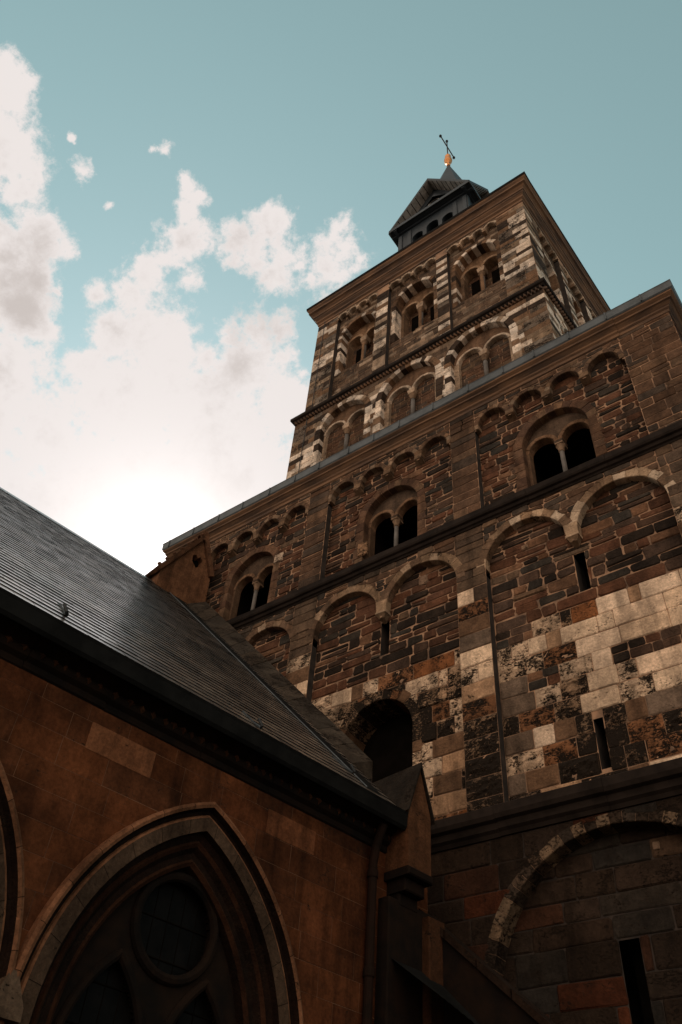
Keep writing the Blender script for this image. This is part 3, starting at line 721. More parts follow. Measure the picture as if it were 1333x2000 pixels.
    cap.mesh([F(A.cx - iw * .8, spr - capz + .26, din + .02), F(A.cx + iw * .8, spr - capz + .26, din + .02), F(A.cx + iw * 1.02, spr + .02, din + .03), F(A.cx - iw * 1.02, spr + .02, din + .03),
              F(A.cx - iw * .8, spr - capz + .26, din - .24), F(A.cx + iw * .8, spr - capz + .26, din - .24), F(A.cx + iw * 1.02, spr + .02, din - .24), F(A.cx - iw * 1.02, spr + .02, din - .24)],
             [(0, 1, 2, 3), (0, 4, 5, 1), (1, 5, 6, 2), (0, 3, 7, 4), (2, 6, 7, 3)], 'stone', tymp if open_ else (.34, .27, .21, .15))
    base.build('column_base', wn); shaft.build('column_shaft', wn, smooth=True); cap.build('column_capital', wn)
    if ped:
        mb = MB(); mb.box(F, A.cx - ped[0], A.cx + ped[0], ped[1], zcol0, din - .24, din + .09, 'stone', (.20, .155, .115, .35), bev=.015)
        mb.box(F, A.cx - ped[0] - .01, A.cx + ped[0] + .01, ped[1] + (zcol0 - ped[1]) * .55, zcol0 + .01, din - .24, din + .105, 'stone', (.30, .25, .195, .3), bev=.012); mb.build('pedestal', wn)
    return wn
brown = lambda i, n, k: var(pick([((.10, .062, .042, .08), 4), ((.075, .046, .033, .1), 3), ((.13, .085, .056, .08), 1)]), .16)
tanf = lambda i, n, k: var((.155, .10, .066, .1), .12)
for A in wins:
    twin_window(west, 'twin_window', FW, A, PD, .20, .335, 17.12, .43, .24, brown, tanf, True, Z_UP0 + .1, (.075, .055, .042, .1), ring_n=13, jamb_t=(.105, .070, .048, .12), capz=.32, sr=.058)

# ------------------------------------------------------------------ the square bell tower behind
tower = thing('bell_tower', 'square striped stone bell tower with a heavy brown cornice rising behind the church front', 'tower', (-8.2, 15.7, 19.9))
TLIGHT, TDARK, TTAN, TGREY = (.56, .515, .465, .36), (.038, .028, .022, .3), (.15, .098, .064, .25), (.16, .138, .118, .48)
def pal_tower(u, z):
    return var(pick([(TLIGHT, 4), (TDARK, 2.2), (TTAN, 3), (TGREY, 3), ((.22, .17, .125, .4), 3)]), .14), .8
def stripe(z, h=.27): return int(math.floor(z / h)) % 2 if rnd.random() > .12 else rnd.choice((0, 1))
def pal_stripe(u, z):
    return (var(pick([(TLIGHT, 4), ((.26, .21, .165, .3), 1)]), .12), .8) if stripe(z) else (var(pick([(TDARK, 2), (TTAN, 1.6), (TGREY, 1)]), .15), .8)
def pal_tpanel(u, z): return var(pick([((.105, .076, .056, .15), 4), ((.075, .057, .045, .2), 3), ((.17, .135, .105, .2), 2), ((.28, .225, .175, .2), 1.1)]), .18), .9
TASH = (.20, .30, .35, .85, .005, .012, .004, .012, .02)
TRUB = (.14, .2, .25, .55, .006, .014, .005, .012, .05)
ring_t = lambda i, n, k: var(TLIGHT if rnd.random() < .38 else pick([(TTAN, 3), (TDARK, 1.5), ((.12, .08, .055, .15), 2)]), .14)
ring_low = lambda i, n, k: var(TLIGHT if rnd.random() < .5 else pick([(TTAN, 2), (TDARK, 1.4), ((.25, .2, .155, .2), 1)]), .14)
tan_in = lambda i, n, k: var((.25, .18, .125, .15), .15)
pale_in = lambda i, n, k: var((.42, .36, .30, .15), .12)
Z_TS = 24.26
def tower_stage_upper(F, x0, x1, bays, detail=True):
    mb = MB(); z0, z1, zf = Z_TS, 30.62, 29.86
    piers = [(x0, bays[0][0])] + [(bays[i][1], bays[i + 1][0]) for i in range(len(bays) - 1)] + [(bays[-1][1], x1)]
    for i, (a, b) in enumerate(piers):
        plate(mb, F, 0, a, b, z0, z1, 'mortar')
        corner = i in (0, len(piers) - 1)
        zz = z0
        if corner: masonry(mb, F, a, b, z0, 30.2, 0, TASH, pal_tower)
        else:
            rows = rows_between(z0, zf, .19, .33)
            masonry(mb, F, a, b, z0, zf, 0, (.26, .26, .5, .9, .004, .01, .003, .012, 0), pal_stripe, rows=rows)
        for x, sg in ((a, -1), (b, 1)):
            if (x > x0 + .01) and (x < x1 - .01): mb.face([F(x, z0, 0), F(x, zf, 0), F(x, zf, PD), F(x, z0, PD)], 'mortar_dark')
    fr, ws = [], []
    for (a, b) in bays:
        s = (b - a) / 4
        fr.append([Arch(a + s * (i + .5), s * .385, 29.98, zf) for i in range(4)])
        ws.append(Arch((a + b) / 2, min(.80, (b - a) / 2 - .17), 28.66, 26.25))
    for (a, b), fs, A in zip(bays, fr, ws):
        plate(mb, F, 0, a, b, zf, z1, 'mortar', [(q, .03) for q in fs])
        masonry(mb, F, a, b, zf, 30.42, 0, (.10, .15, .2, .4, .006, .012, .005, .010, 0), pal_tpanel, [(q, .07) for q in fs])
        plate(mb, F, PD, a, b, z0, z1, 'mortar', [(A, .08)])
        masonry(mb, F, a, b, z0, 30.4, PD, TRUB, pal_tpanel, [(A, .14)])
    mb.build('belfry_wall', tower)
    for (a, b), fs, A in zip(bays, fr, ws):
        def tab(m_):
            for q in fs: arch_ring(m_, F, q, .075, .012, PD - .01, 5, lambda i, n, k: var((.38, .32, .26, .2), .2), gap=.004)
            s = (b - a) / 4
            for i in range(1, 4): m_.box(F, a + s * i - s * .115, a + s * i + s * .115, zf - .05, 29.99, PD, .02, 'stone', var((.2, .15, .11, .2), .2), bev=.008)
        rep('corbel_table', tab, tower)
        twin_window(tower, 'belfry_window', F, A, PD, .36, .30, 28.56, .40, .17, ring_t, tan_in, False, 26.75, (.16, .105, .068, .2), ring_n=13, jamb_t=(.13, .092, .064, .3), ped=(.15, 24.45), capz=.5, sr=.075, slots=(.16, 26.75, 28.5))
    return mb
def tower_stage_lower(F, x0, x1, bays):
    mb = MB(); z0, z1 = 19.9, 24.2
    As = [Arch((a + b) / 2, (b - a) / 2 - .02, 22.80, 19.9) for a, b in bays]
    plate(mb, F, 0, x0, x1, z0, z1, 'mortar', [(A, .1) for A in As])
    rows = [(z0 + .24 * k, z0 + .24 * (k + 1)) for k in range(18)]
    masonry(mb, F, x0, x1, z0, z1, 0, (.24, .24, .35, .9, .005, .012, .004, .012, .02), lambda u, z: pal_tpanel(u, z) if z > 23.3 and bays[0][0] < u < bays[-1][1] else (pal_stripe(u, z) if any(abs(u - (bays[i][1] + bays[i + 1][0]) / 2) < .32 for i in range(len(bays) - 1)) else pal_tower(u, z)),
            [(A, .2 if A else 0) for A in As], rows=rows)
    mb.build('arcaded_wall', tower)
    for A in As:
        twin_window(tower, 'blind_window', F, A, 0, .20, .38, 22.78, .455, .23, ring_low, pale_in, False, 21.15, (.13, .085, .058, .1), ring_n=17, jamb_t=(.30, .24, .185, .25), capz=.42, sr=.07)
FT = Frame((0, 12.5, 0), (1, 0, 0), (0, -1, 0)); FT2 = Frame((0, 12.42, 0), (1, 0, 0), (0, -1, 0))
TX0, TX1 = -12.65, -3.67
side_u = Vector((math.sin(R(2.2)), math.cos(R(2.2)), 0)); side_n = Vector((side_u.y, -side_u.x, 0))
FTS = Frame((TX1, 12.5, 0), side_u, side_n); FTS2 = Frame((TX1 + .09, 12.42, 0), side_u, side_n)
TD = 7.0
tower_stage_upper(FT, TX0, TX1, [(-11.66, -9.80), (-9.28, -7.20), (-6.75, -4.72)])
tower_stage_upper(FTS, 0, TD, [(.95, 2.5), (2.95, 4.5), (4.95, 6.3)])
tower_stage_lower(FT2, TX0 - .28, TX1 + .09, [(-11.72, -9.88), (-9.30, -7.28), (-6.78, -4.76)])
tower_stage_lower(FTS2, 0, TD + .1, [(.95, 2.5), (2.95, 4.5), (4.95, 6.3)])
mb = MB()
F0 = Frame((0, 12.5, 0), (1, 0, 0), (0, -1, 0))
FTL = Frame((TX0, 12.5, 0), (0, 1, 0), (-1, 0, 0))
plate(mb, FTL, 0, 0, TD, 19.9, 30.6, 'mortar_dark'); plate(mb, FTL, .27, 0, TD, 19.9, 24.2, 'mortar_dark')
for z0, z1, d, ee in ((Z_TS, 30.5, 0, 0), (19.9, 24.2, .28, -.08)):                       # quoins seen end-on along the left edge
    masonry(mb, FTL, ee, 1.2, z0, z1, d, TASH, pal_tower)
mb.box(F0, TX0 + .02, TX1 + .2, 20, 30.6, -TD, -TD + .1, 'mortar_dark')
mb.build('quoined_flank', tower)
CORN = [(0, 30.30), (.03, 30.32), (.03, 30.46), (.09, 30.52), (.09, 30.62), (.16, 30.72), (.17, 30.78), (.20, 30.80), (.20, 30.92), (.27, 31.02), (.34, 31.06), (.34, 31.16), (.39, 31.24), (.40, 31.30), (.42, 31.31), (-.1, 31.34)]
rep('cornice', lambda mb: (moulding(mb, FT, TX0, TX1, CORN, 'moulding', ret0=TD, ret1=0), 
     moulding(mb, FTS, 0, TD, CORN, 'moulding'), moulding(mb, FT, TX1 - .001, TX1, CORN, 'moulding', ret1=.02)), tower)
GUT = [(.0, 31.315), (.41, 31.315), (.42, 31.33), (.43, 31.46), (.40, 31.47), (-.2, 31.47)]
rep('gutter', lambda mb: (moulding(mb, FT, TX0, TX1, GUT, 'lead_dark', ret0=TD, ret1=.02), moulding(mb, FTS, 0, TD, GUT, 'lead_dark')), tower)
STR = [(-.1, 24.08), (.05, 24.10), (.08, 24.16), (.12, 24.18), (.14, 24.22), (.14, 24.32), (-.2, 24.42)]
def tstring(mb):
    moulding(mb, FT2, TX0 - .28, TX1 + .09, STR, 'string', ret0=TD, ret1=.02, joints=1.5); moulding(mb, FTS2, 0, TD, STR, 'string')
    for F, a0, a1 in ((FT2, TX0 - .28, TX1 + .09), (FTS2, .0, TD)):
        k = int((a1 - a0) / .125)
        for i in range(k):                                            # dog-tooth row under the string
            a = a0 + (a1 - a0) * i / k; w_ = (a1 - a0) / k
            mb.mesh([F(a, 24.10, .0), F(a + w_, 24.10, 0), F(a + w_ / 2, 24.10, .11), F(a, 23.98, .0), F(a + w_, 23.98, 0), F(a + w_ / 2, 23.98, .11)], [(0, 2, 5, 3), (2, 1, 4, 5), (3, 5, 4)], 'moulding')
rep('string_course', tstring, tower)
rep('lightning_conductor', lambda mb: (mb.tube([FT(-12.30, 24.3, .05), FT(-12.30, 30.3, .05)], .014, 'iron', 5), mb.tube([FT2(-12.38, 19.9, .05), FT2(-12.36, 24.1, .05)], .014, 'iron', 5)), tower)
def troof(mb):
    a = [FT(TX0 - .3, 31.40, .3), FTS(0, 31.40, .25), FTS(TD, 31.40, .25), FT(TX0 - .3, 31.40, -TD)]
    c = Vector((-8.16, 15.7, 33.2))
    for i in range(4): mb.face([a[i], a[(i + 1) % 4], c], 'slate_dark')
rep('roof', troof, tower)

# ------------------------------------------------------------------ slate-hung lantern on the tower roof
LX, LY, LH = -8.16, 15.7, 1.75
lant = thing('roof_lantern', 'small dark slate-hung lantern with pediments and a pointed cap on the bell tower roof', 'lantern', (LX, LY, 31.5))
ZE, ZA, GO = 37.85, 40.95, 2.08
FL = [Frame((LX - sx * 0, LY, 0), u, n_) for sx, u, n_ in ((0, (1, 0, 0), (0, -1, 0)), (0, (0, 1, 0), (1, 0, 0)), (0, (-1, 0, 0), (0, 1, 0)), (0, (0, -1, 0), (-1, 0, 0)))]
mb = MB()
open_ = [Arch(x, .27, 36.45, 34.2) for x in (-.76, .0, .76)]; open_[1] = Arch(0, .30, 36.62, 34.2)
tymp = [Arch(-.80, .24, 38.55, 38.0), Arch(0, .30, 39.15, 38.0), Arch(.80, .24, 38.55, 38.0)]
for F in FL:
    plate(mb, F, LH, -LH, LH, 31.6, ZE, 'slate_dark', [(A, 0) for A in open_])
    for A in open_:
        pts = [(A.cx - A.r, A.sill)] + [(A.cx - A.r * math.cos(math.pi * i / 14), A.spring + A.r * math.sin(math.pi * i / 14)) for i in range(15)] + [(A.cx + A.r, A.sill)]
        for p, q in zip(pts, pts[1:]): mb.face([F(p[0], p[1], LH), F(q[0], q[1], LH), F(q[0], q[1], LH - .3), F(p[0], p[1], LH - .3)], 'slate_dark')
    for x in (-LH + .10, -1.17, 1.17, LH - .10): mb.box(F, x - .09, x + .09, 33.5, 37.3, LH, LH + .05, 'slate_dark')
    # tympanum
    zt = lambda x: ZE + (ZA - ZE) * (1 - abs(x) / GO)
    xs = sorted({-LH - .05, LH + .05, 0.} | {A.cx - A.r * math.cos(math.pi * i / 14) for A in tymp for i in range(15)})
    for xa, xb in zip(xs, xs[1:]):
        xm = (xa + xb) / 2; A = next((q for q in tymp if abs(xm - q.cx) < q.r), None)
        if A:
            lo = A.spring + math.sqrt(A.r ** 2 - (xm - A.cx) ** 2)
            mb.face([F(xa, ZE - .2, LH - .22), F(xb, ZE - .2, LH - .22), F(xb, A.sill, LH - .22), F(xa, A.sill, LH - .22)], 'slate_dark')
        else: lo = ZE - .2
        mb.face([F(xa, lo, LH - .22), F(xb, lo, LH - .22), F(xb, zt(xb), LH - .22), F(xa, zt(xa), LH - .22)], 'slate_dark')
mb.build('wall', lant)
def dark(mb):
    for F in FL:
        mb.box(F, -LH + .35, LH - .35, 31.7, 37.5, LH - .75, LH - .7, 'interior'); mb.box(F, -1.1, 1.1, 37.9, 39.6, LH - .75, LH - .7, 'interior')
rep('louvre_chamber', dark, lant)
for F in FL[:2]:
    for A in tymp:
        mb = MB(); mb.tube([F(A.cx - A.r * math.cos(math.pi * i / 14), A.spring + A.r * math.sin(math.pi * i / 14), LH - .20) for i in range(15)], .04, 'soffit', 6); mb.build('window_hood', lant)
rep('cornice', lambda mb: [moulding(mb, F, -GO, GO, [(LH - .05, ZE - .36), (LH + .08, ZE - .34), (LH + .12, ZE - .22), (LH + .26, ZE - .16), (LH + .31, ZE - .06), (LH + .33, ZE), (LH - .3, ZE + .02)], 'slate_dark') for F in FL], lant)
def gable_roof(mb):
    th = .22
    for F in FL:
        for sg in (-1, 1):
            top = [(0, ZA), (sg * (GO + .04), ZE)]; dz = (ZA - ZE) / GO
            P = [F(0, ZA, GO), F(sg * (GO + .04), ZE - .06, GO), F(sg * (GO + .04), ZE - .06, 0), F(0, ZA, 0)]
            Q = [p - Vector((0, 0, th)) for p in P]
            mb.mesh(P + Q, [(0, 1, 2, 3), (0, 4, 5, 1), (1, 5, 6, 2)], 'slate_dark'); mb.face(Q, 'soffit')
            n_ = 9
            for i in range(1, n_):                                    # sheet seams under the raking eaves
                t_ = i / n_; x = sg * GO * t_; z = ZA - th - (GO * t_) * dz
                mb.box(F, x - .012, x + .012, z - .02, z + .01, LH - .2, GO - .01, 'lead_dark')
rep('gabled_roof', gable_roof, lant)
def spire(mb):
    tip = Vector((LX + .08, LY, 46.95)); hgt = 7.6; wd = .235 * hgt
    base = [Vector((LX + .08 + wd * math.cos(R(a)), LY + wd * math.sin(R(a)), 46.95 - hgt)) for a in range(0, 360, 45)]
    for i in range(8): mb.face([base[i], base[(i + 1) % 8], tip], 'slate_dark')
rep('spire', spire, lant)
fc = (LX + .08, LY, 46.7)
rep('finial_ball', lambda mb: mb.lathe(fc, [(.10, 0), (.09, .35), (.06, .42), (.14, .50), (.205, .62), (.225, .76), (.20, .92), (.13, 1.06), (.09, 1.12), (.15, 1.20), (.17, 1.30), (.12, 1.40), (.05, 1.46)], 'gilt', 20), lant, smooth=True)
def cross(mb):
    x, y, z = fc; V = Vector
    mb.tube([V((x, y, z + 1.3)), V((x, y, 50.3))], .034, 'iron', 8); mb.tube([V((x, y - .72, 49.45)), V((x, y + .72, 49.45))], .034, 'iron', 8)
    for p in (V((x, y, 50.3)), V((x, y - .72, 49.45)), V((x, y + .72, 49.45))): mb.lathe((p.x, p.y, p.z - .1), [(.02, .02), (.08, .06), (.08, .13), (.02, .17)], 'iron', 8)
rep('iron_cross', cross, lant)

# ------------------------------------------------------------------ the Gothic chapel on the left
cu, cn = Vector((.16046446, .98704162, 0)), Vector((.98704162, -.16046446, 0))
FC = Frame((-6.87255659, 11.1, 0), cu, cn)
chap = thing('gothic_chapel', 'orange-brown Gothic chapel with pointed windows and a steep slate roof', 'chapel', tuple(FC(-6, 0, 0)))
S0, S1 = -15.5, -.05
class Pointed:
    """two-centred arch; outline() at an inset from the outer hood line"""
    def __init__(s, cx, hw, spring, rise, sill): s.cx, s.hw, s.spring, s.sill = cx, hw, spring, sill; s.R = (rise * rise + hw * hw) / (2 * hw); s.r = hw; s.head = True
    def outline(s, inset, n=22):
        rr = s.R - inset; off = s.R - s.hw; a1 = math.acos(off / rr); pts = []
        left = [(s.cx + off - rr * math.cos(a1 * i / n), s.spring + rr * math.sin(a1 * i / n)) for i in range(n + 1)]
        return [(left[0][0], s.sill)] + left + [(2 * s.cx - x, z) for x, z in left[::-1]][1:] + [(2 * s.cx - left[0][0], s.sill)]
    def top(s, x, inset=0.):
        rr = s.R - inset; off = s.R - s.hw; d = abs(x - s.cx) + off
        return s.spring + math.sqrt(max(0, rr * rr - d * d))
    def interval(s, x, grow=0.):
        if abs(x - s.cx) >= s.hw + grow: return None
        return (s.sill, s.top(x, -grow))
    def cut(s, polys, grow):
        res = []
        for p in polys:
            zc = sum(q[1] for q in p) / len(p); us = [q[0] for q in p]
            parts = [p]
            if min(us) < s.cx < max(us): parts = [clip_half(p, (s.cx, 0), (-1, 0)), clip_half(p, (s.cx, 0), (1, 0))]
            for q in parts:
                if len(q) < 3: continue
                uc = sum(a for a, _ in q) / len(q); zc = sum(b for _, b in q) / len(q); sg = 1 if uc > s.cx else -1
                if zc > s.spring:
                    c0 = (s.cx - sg * (s.R - s.hw), s.spring); dx, dz = uc - c0[0], zc - c0[1]; l = math.hypot(dx, dz); n_ = (dx / l, dz / l)
                    q = clip_half(q, (c0[0] + n_[0] * (s.R + grow), c0[1] + n_[1] * (s.R + grow)), n_)
                else: q = clip_half(q, (s.cx + sg * (s.hw + grow), 0), (sg, 0))
                if len(q) >= 3 and area(q) > .01: res.append(q)
        return res
gw = [Pointed(-4.25 - 3.79 * k, 1.87, 3.7, 2.74, -.5) for k in range(3)]
CST = [((.088, .0315, .0130, .08), 5), ((.080, .0285, .0122, .14), 5), ((.097, .035, .0145, .05), 3), ((.072, .027, .0120, .18), 2)]
mb = MB()
plate(mb, FC, 0, S0, S1, 0, 7.3, 'chapel_mortar', [(g, -.02) for g in gw], (1, 1, 1, 0))
crow = rows_between(.3, 7.12, .31, .36)
masonry(mb, FC, S0, S1, .3, 7.12, 0, (.31, .36, .55, 1.15, .0025, .004, .001, .004, 0), lambda u, z: (var(pick(CST), .10), .8), [(g, .02) for g in gw], rows=crow, mat='chapel_stone')
put_stone(mb, FC, [(-6.12, 6.44), (-5.18, 6.44), (-5.18, 6.79), (-6.12, 6.79)], .006, .003, (.150, .064, .032, .08), .002, .004, 0)
put_stone(mb, FC, [(-3.30, 6.46), (-2.42, 6.46), (-2.42, 6.80), (-3.30, 6.80)], .006, .003, (.125, .050, .024, .08), .002, .004, 0)
# end face towards the church front, far end
e = Frame(FC(S1, 0, 0), -cn, cu); plate(mb, e, 0, 0, 16, 0, 7.3, 'mortar_dark')
mb.build('wall', chap)
def sweep(mb, g, prof, mats, tints, blocks=None):
    """prof: (inset, depth) round the pointed outline"""
    outs = [g.outline(i) for i, _ in prof]
    for k in range(len(prof) - 1):
        a, b = outs[k], outs[k + 1]; n_ = len(a)
        for i in range(n_ - 1):
            t_ = tints[k]
            if blocks and k in blocks: t_ = var(tints[k], 0.0); q = ((i // 3) * 37 % 11) / 11 * .35 + .82; t_ = (t_[0] * q, t_[1] * q, t_[2] * q, t_[3])
            mb.face([FC(a[i][0], a[i][1], prof[k][1]), FC(a[i + 1][0], a[i + 1][1], prof[k][1]), FC(b[i + 1][0], b[i + 1][1], prof[k + 1][1]), FC(b[i][0], b[i][1], prof[k + 1][1])], mats[k], t_)
            if blocks and k in blocks and i % 3 == 0:                    # joint between arch stones
                j = .006; e1 = FC(a[i][0], a[i][1], prof[k][1] + .002); e2 = FC(b[i][0], b[i][1], prof[k + 1][1] + .002); dv = (FC(a[i + 1][0], a[i + 1][1], prof[k][1]) - FC(a[i][0], a[i][1], prof[k][1])).normalized() * j
                mb.face([e1, e1 + dv, e2 + dv, e2], 'interior')
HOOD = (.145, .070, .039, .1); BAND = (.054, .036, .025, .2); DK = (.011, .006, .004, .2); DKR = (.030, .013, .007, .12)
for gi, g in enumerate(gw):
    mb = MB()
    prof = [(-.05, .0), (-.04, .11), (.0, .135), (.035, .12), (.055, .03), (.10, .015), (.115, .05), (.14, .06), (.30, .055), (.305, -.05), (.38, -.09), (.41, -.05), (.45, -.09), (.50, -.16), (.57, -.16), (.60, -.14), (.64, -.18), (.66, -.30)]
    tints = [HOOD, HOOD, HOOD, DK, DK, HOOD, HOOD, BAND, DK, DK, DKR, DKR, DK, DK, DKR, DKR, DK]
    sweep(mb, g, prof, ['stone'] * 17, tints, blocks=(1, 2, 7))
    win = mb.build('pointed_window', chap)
    # tracery: pierced plate with a round eye over two pointed lights, roll mouldings round each
    mb = MB(); inset = .655; eye = (g.cx + .04, 5.06, .56); dt = -.30
    lights = [Pointed(g.cx + sg * .60, .54, 3.45, 1.15, -.5) for sg in (-1, 1)]
    xs = [g.cx - 1.24 + 2.48 * i / 96 for i in range(97)]
    for xa, xb in zip(xs, xs[1:]):
        xm = (xa + xb) / 2; top = g.top(xm, inset - .02); iv = []
        for l in lights:
            if abs(xm - l.cx) < l.hw: iv.append((-.5, l.top(xm)))
        if abs(xm - eye[0]) < eye[2]: h_ = math.sqrt(eye[2] ** 2 - (xm - eye[0]) ** 2); iv.append((eye[1] - h_, eye[1] + h_))
        z = -.5
        for lo, hi in sorted(iv) + [(top, top)]:
            lo = min(lo, top)
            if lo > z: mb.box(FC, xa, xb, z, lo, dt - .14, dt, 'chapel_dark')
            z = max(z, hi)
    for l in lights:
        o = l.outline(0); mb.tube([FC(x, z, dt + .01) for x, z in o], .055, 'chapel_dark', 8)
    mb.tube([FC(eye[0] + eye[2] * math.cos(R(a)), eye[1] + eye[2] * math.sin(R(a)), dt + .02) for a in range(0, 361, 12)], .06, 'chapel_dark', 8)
    mb.build('tracery', win)
    mb = MB(); mb.face([FC(g.cx - 1.3, -.5, -.43), FC(g.cx + 1.3, -.5, -.43), FC(g.cx + 1.3, 6.0, -.43), FC(g.cx - 1.3, 6.0, -.43)], 'glass')
    for k_ in range(9): mb.tube([FC(g.cx - 1.25, 2.2 + .42 * k_, -.425), FC(g.cx + 1.25, 2.2 + .42 * k_, -.425)], .012, 'interior', 5)
    for k_ in range(13): mb.tube([FC(g.cx - 1.2 + .2 * k_, 0, -.427), FC(g.cx - 1.2 + .2 * k_, 5.9, -.427)], .006, 'interior', 4)
    mb.build('glazing', win)
    # carved stop where two hoods meet
    x = g.cx - 1.895
    mb = MB(); mb.mesh([FC(x - .20, 3.72, .0), FC(x + .20, 3.72, 0), FC(x + .16, 3.72, .20), FC(x - .16, 3.72, .20), FC(x - .05, 4.02, .0), FC(x + .05, 4.02, 0), FC(x + .04, 4.02, .12), FC(x - .04, 4.02, .12), FC(x - .2, 3.60, 0), FC(x + .2, 3.60, 0), FC(x + .16, 3.60, .22), FC(x - .16, 3.60, .22)],
        [(3, 2, 6, 7), (0, 3, 7, 4), (2, 1, 5, 6), (4, 7, 6, 5), (8, 9, 10, 11), (11, 10, 2, 3), (8, 11, 3, 0), (10, 9, 1, 2)], 'stone', (.07, .05, .036, .25)); mb.build('hood_stop', win)
# cornice with a foliage frieze, box gutter
def ccorn(mb):
    moulding(mb, FC, S0, S1 - .5, [(0, 6.98), (.03, 7.0), (.03, 7.08), (.10, 7.12), (.12, 7.18), (.10, 7.22), (.22, 7.27), (.26, 7.32), (.26, 7.36), (0, 7.38)], 'chapel_dark', joints=1.2)
    s = S0
    while s < S1 - .6:                                                  # small leaf bosses in the hollow
        q_ = J(.02); mb.mesh([FC(s, 7.20 + q_, .10), FC(s + .06, 7.13, .10), FC(s + .12, 7.18 + q_, .105), FC(s + .06, 7.235, .12), FC(s + .06 + q_, 7.18, .15 + q_)], [(0, 1, 4), (1, 2, 4), (2, 3, 4), (3, 0, 4)], 'stone', var((.036, .017, .009, .2), .3)); s += rnd.uniform(.13, .24)
rep('cornice', ccorn, chap)
rep('gutter', lambda mb: moulding(mb, FC, S0, -1.0, [(.10, 7.33), (.30, 7.33), (.36, 7.26), (.40, 7.24), (.44, 7.28), (.455, 7.46), (.47, 7.50), (.44, 7.51), (.42, 7.44), (.1, 7.42)], 'lead_dark', joints=0), chap)
# roof: overlapping slates
EO, EZ, RO, RZ = .40, 7.47, -8.2, 16.38
L_ = math.hypot(EO - RO, RZ - EZ); du = (RO - EO) / L_; dz = (RZ - EZ) / L_
def RP(s, t_, lift=0.): return FC(s, EZ + dz * t_ + (-du) * lift, EO + du * t_ + dz * lift)
mb = MB(); ex = .22; nrow = int(L_ / ex)
mb.face([RP(S0, 0, -.03), RP(-.9, 0, -.03), RP(-.9, L_, -.03), RP(S0, L_, -.03)], 'lead_dark')
for k in range(nrow):
    t0 = k * ex; s = S0 - (k % 2) * .11; base = J(.0015)
    while s < -1.05:
        w_ = rnd.uniform(.24, .32); l0, l1 = .029 + J(.003) + base, .029 + J(.003) + base
        q = rnd.uniform(.55, 1.4) * (.35 if rnd.random() < .04 else 1); t_ = (.125 * q, .105 * q, .088 * q, 0)
        e1, e2 = min(s + .002, -1.05), min(s + w_ - .003, -1.05); tu = min(t0 + ex * 1.05, L_); y0 = t0 + J(.006)
        if e2 - e1 > .01:
            mb.mesh([RP(e1, y0, l0), RP(e2, y0, l1), RP(e2, tu, .016), RP(e1, tu, .016), RP(e1, y0, .0), RP(e2, y0, .0)], [(0, 1, 2, 3)], 'slates', t_); mb.face([RP(e1, y0, .0), RP(e2, y0, .0), RP(e2, y0, l1), RP(e1, y0, l0)], 'slate_edge_shade')
        s += w_
mb.build('slate_roof', chap)
def ridge(mb):
    s = S0
    while s < -1.3:
        e_ = min(s + .42, -1.3)
        pts = lambda q: [RP(q, L_ - .16, .03), RP(q, L_ + .02, .05), FC(q, RZ - .08, RO - .2)]
        a, b = pts(s + .004), pts(e_ - .004); mb.mesh(a + b, [(0, 1, 4, 3), (1, 2, 5, 4)], 'slates', (.07, .06, .052, 0)); s = e_
rep('ridge_tiles', ridge, chap)
rep('roof_underside', lambda mb: mb.face([FC(S0, RZ, RO), FC(-.9, RZ, RO), FC(-.9, EZ, 2 * RO - EO), FC(S0, EZ, 2 * RO - EO)], 'lead_dark'), chap)
for s, t_ in ((-6.9, .5), (-3.85, .15), (-1.75, .62)):
    p = RP(s, t_, .02); mb = MB()
    mb.tube([RP(s + .00, t_ + .75, .02), RP(s + .02, t_ + .3, .03), RP(s - .02, t_ + .03, .07), RP(s - .08, t_ - .06, .12), RP(s - .12, t_ + .05, .16)], .022, 'iron', 6); mb.build('roof_hook', chap)
# raking coping of the gable, with lead flashing below it
def cop(mb):
    n_ = 16; r0, r1 = (-.45, -.9, 9.09), (-.45, -9.2, 17.92); l0, l1 = (-1.3, -.9, 8.66), (-1.3, -8.6, 16.62)
    lerp = lambda a, b, k: tuple(x + (y - x) * k for x, y in zip(a, b))
    for i in range(n_):
        k0, k1 = i / n_ + .001, (i + 1) / n_ - .001; h = J(.012)
        A, B, C_, D = (lerp(r0, r1, k0), lerp(r0, r1, k1), lerp(l0, l1, k1), lerp(l0, l1, k0))
        P = [FC(q[0], q[2] + h, q[1]) for q in (A, B, C_, D)]; Q = [FC(q[0], q[2] - .35, q[1]) for q in (A, B, C_, D)]
        mb.mesh(P + Q, [(0, 1, 2, 3), (3, 2, 6, 7), (0, 4, 5, 1), (0, 3, 7, 4)], 'stone', var((.040, .034, .028, .4), .2))
    P = [FC(r0[0], 0, r0[1]), FC(r0[0], r0[2] - .2, r0[1]), FC(r1[0], r1[2] - .2, r1[1]), FC(r1[0], 0, r1[1])]
    mb.face(P, 'mortar_dark')
    a, b = RP(-1.3, .9, .03), RP(-1.3, L_ - .1, .03)
rep('gable_coping', cop, chap)
rep('lead_flashing', lambda mb: (mb.face([RP(-1.62, .35, .03), RP(-1.28, .35, .035), RP(-1.28, L_, .035), RP(-1.62, L_, .03)], 'lead_dark'), mb.tube([RP(-1.63, .35, .04), RP(-1.63, L_, .04)], .012, 'lead', 5)), chap)
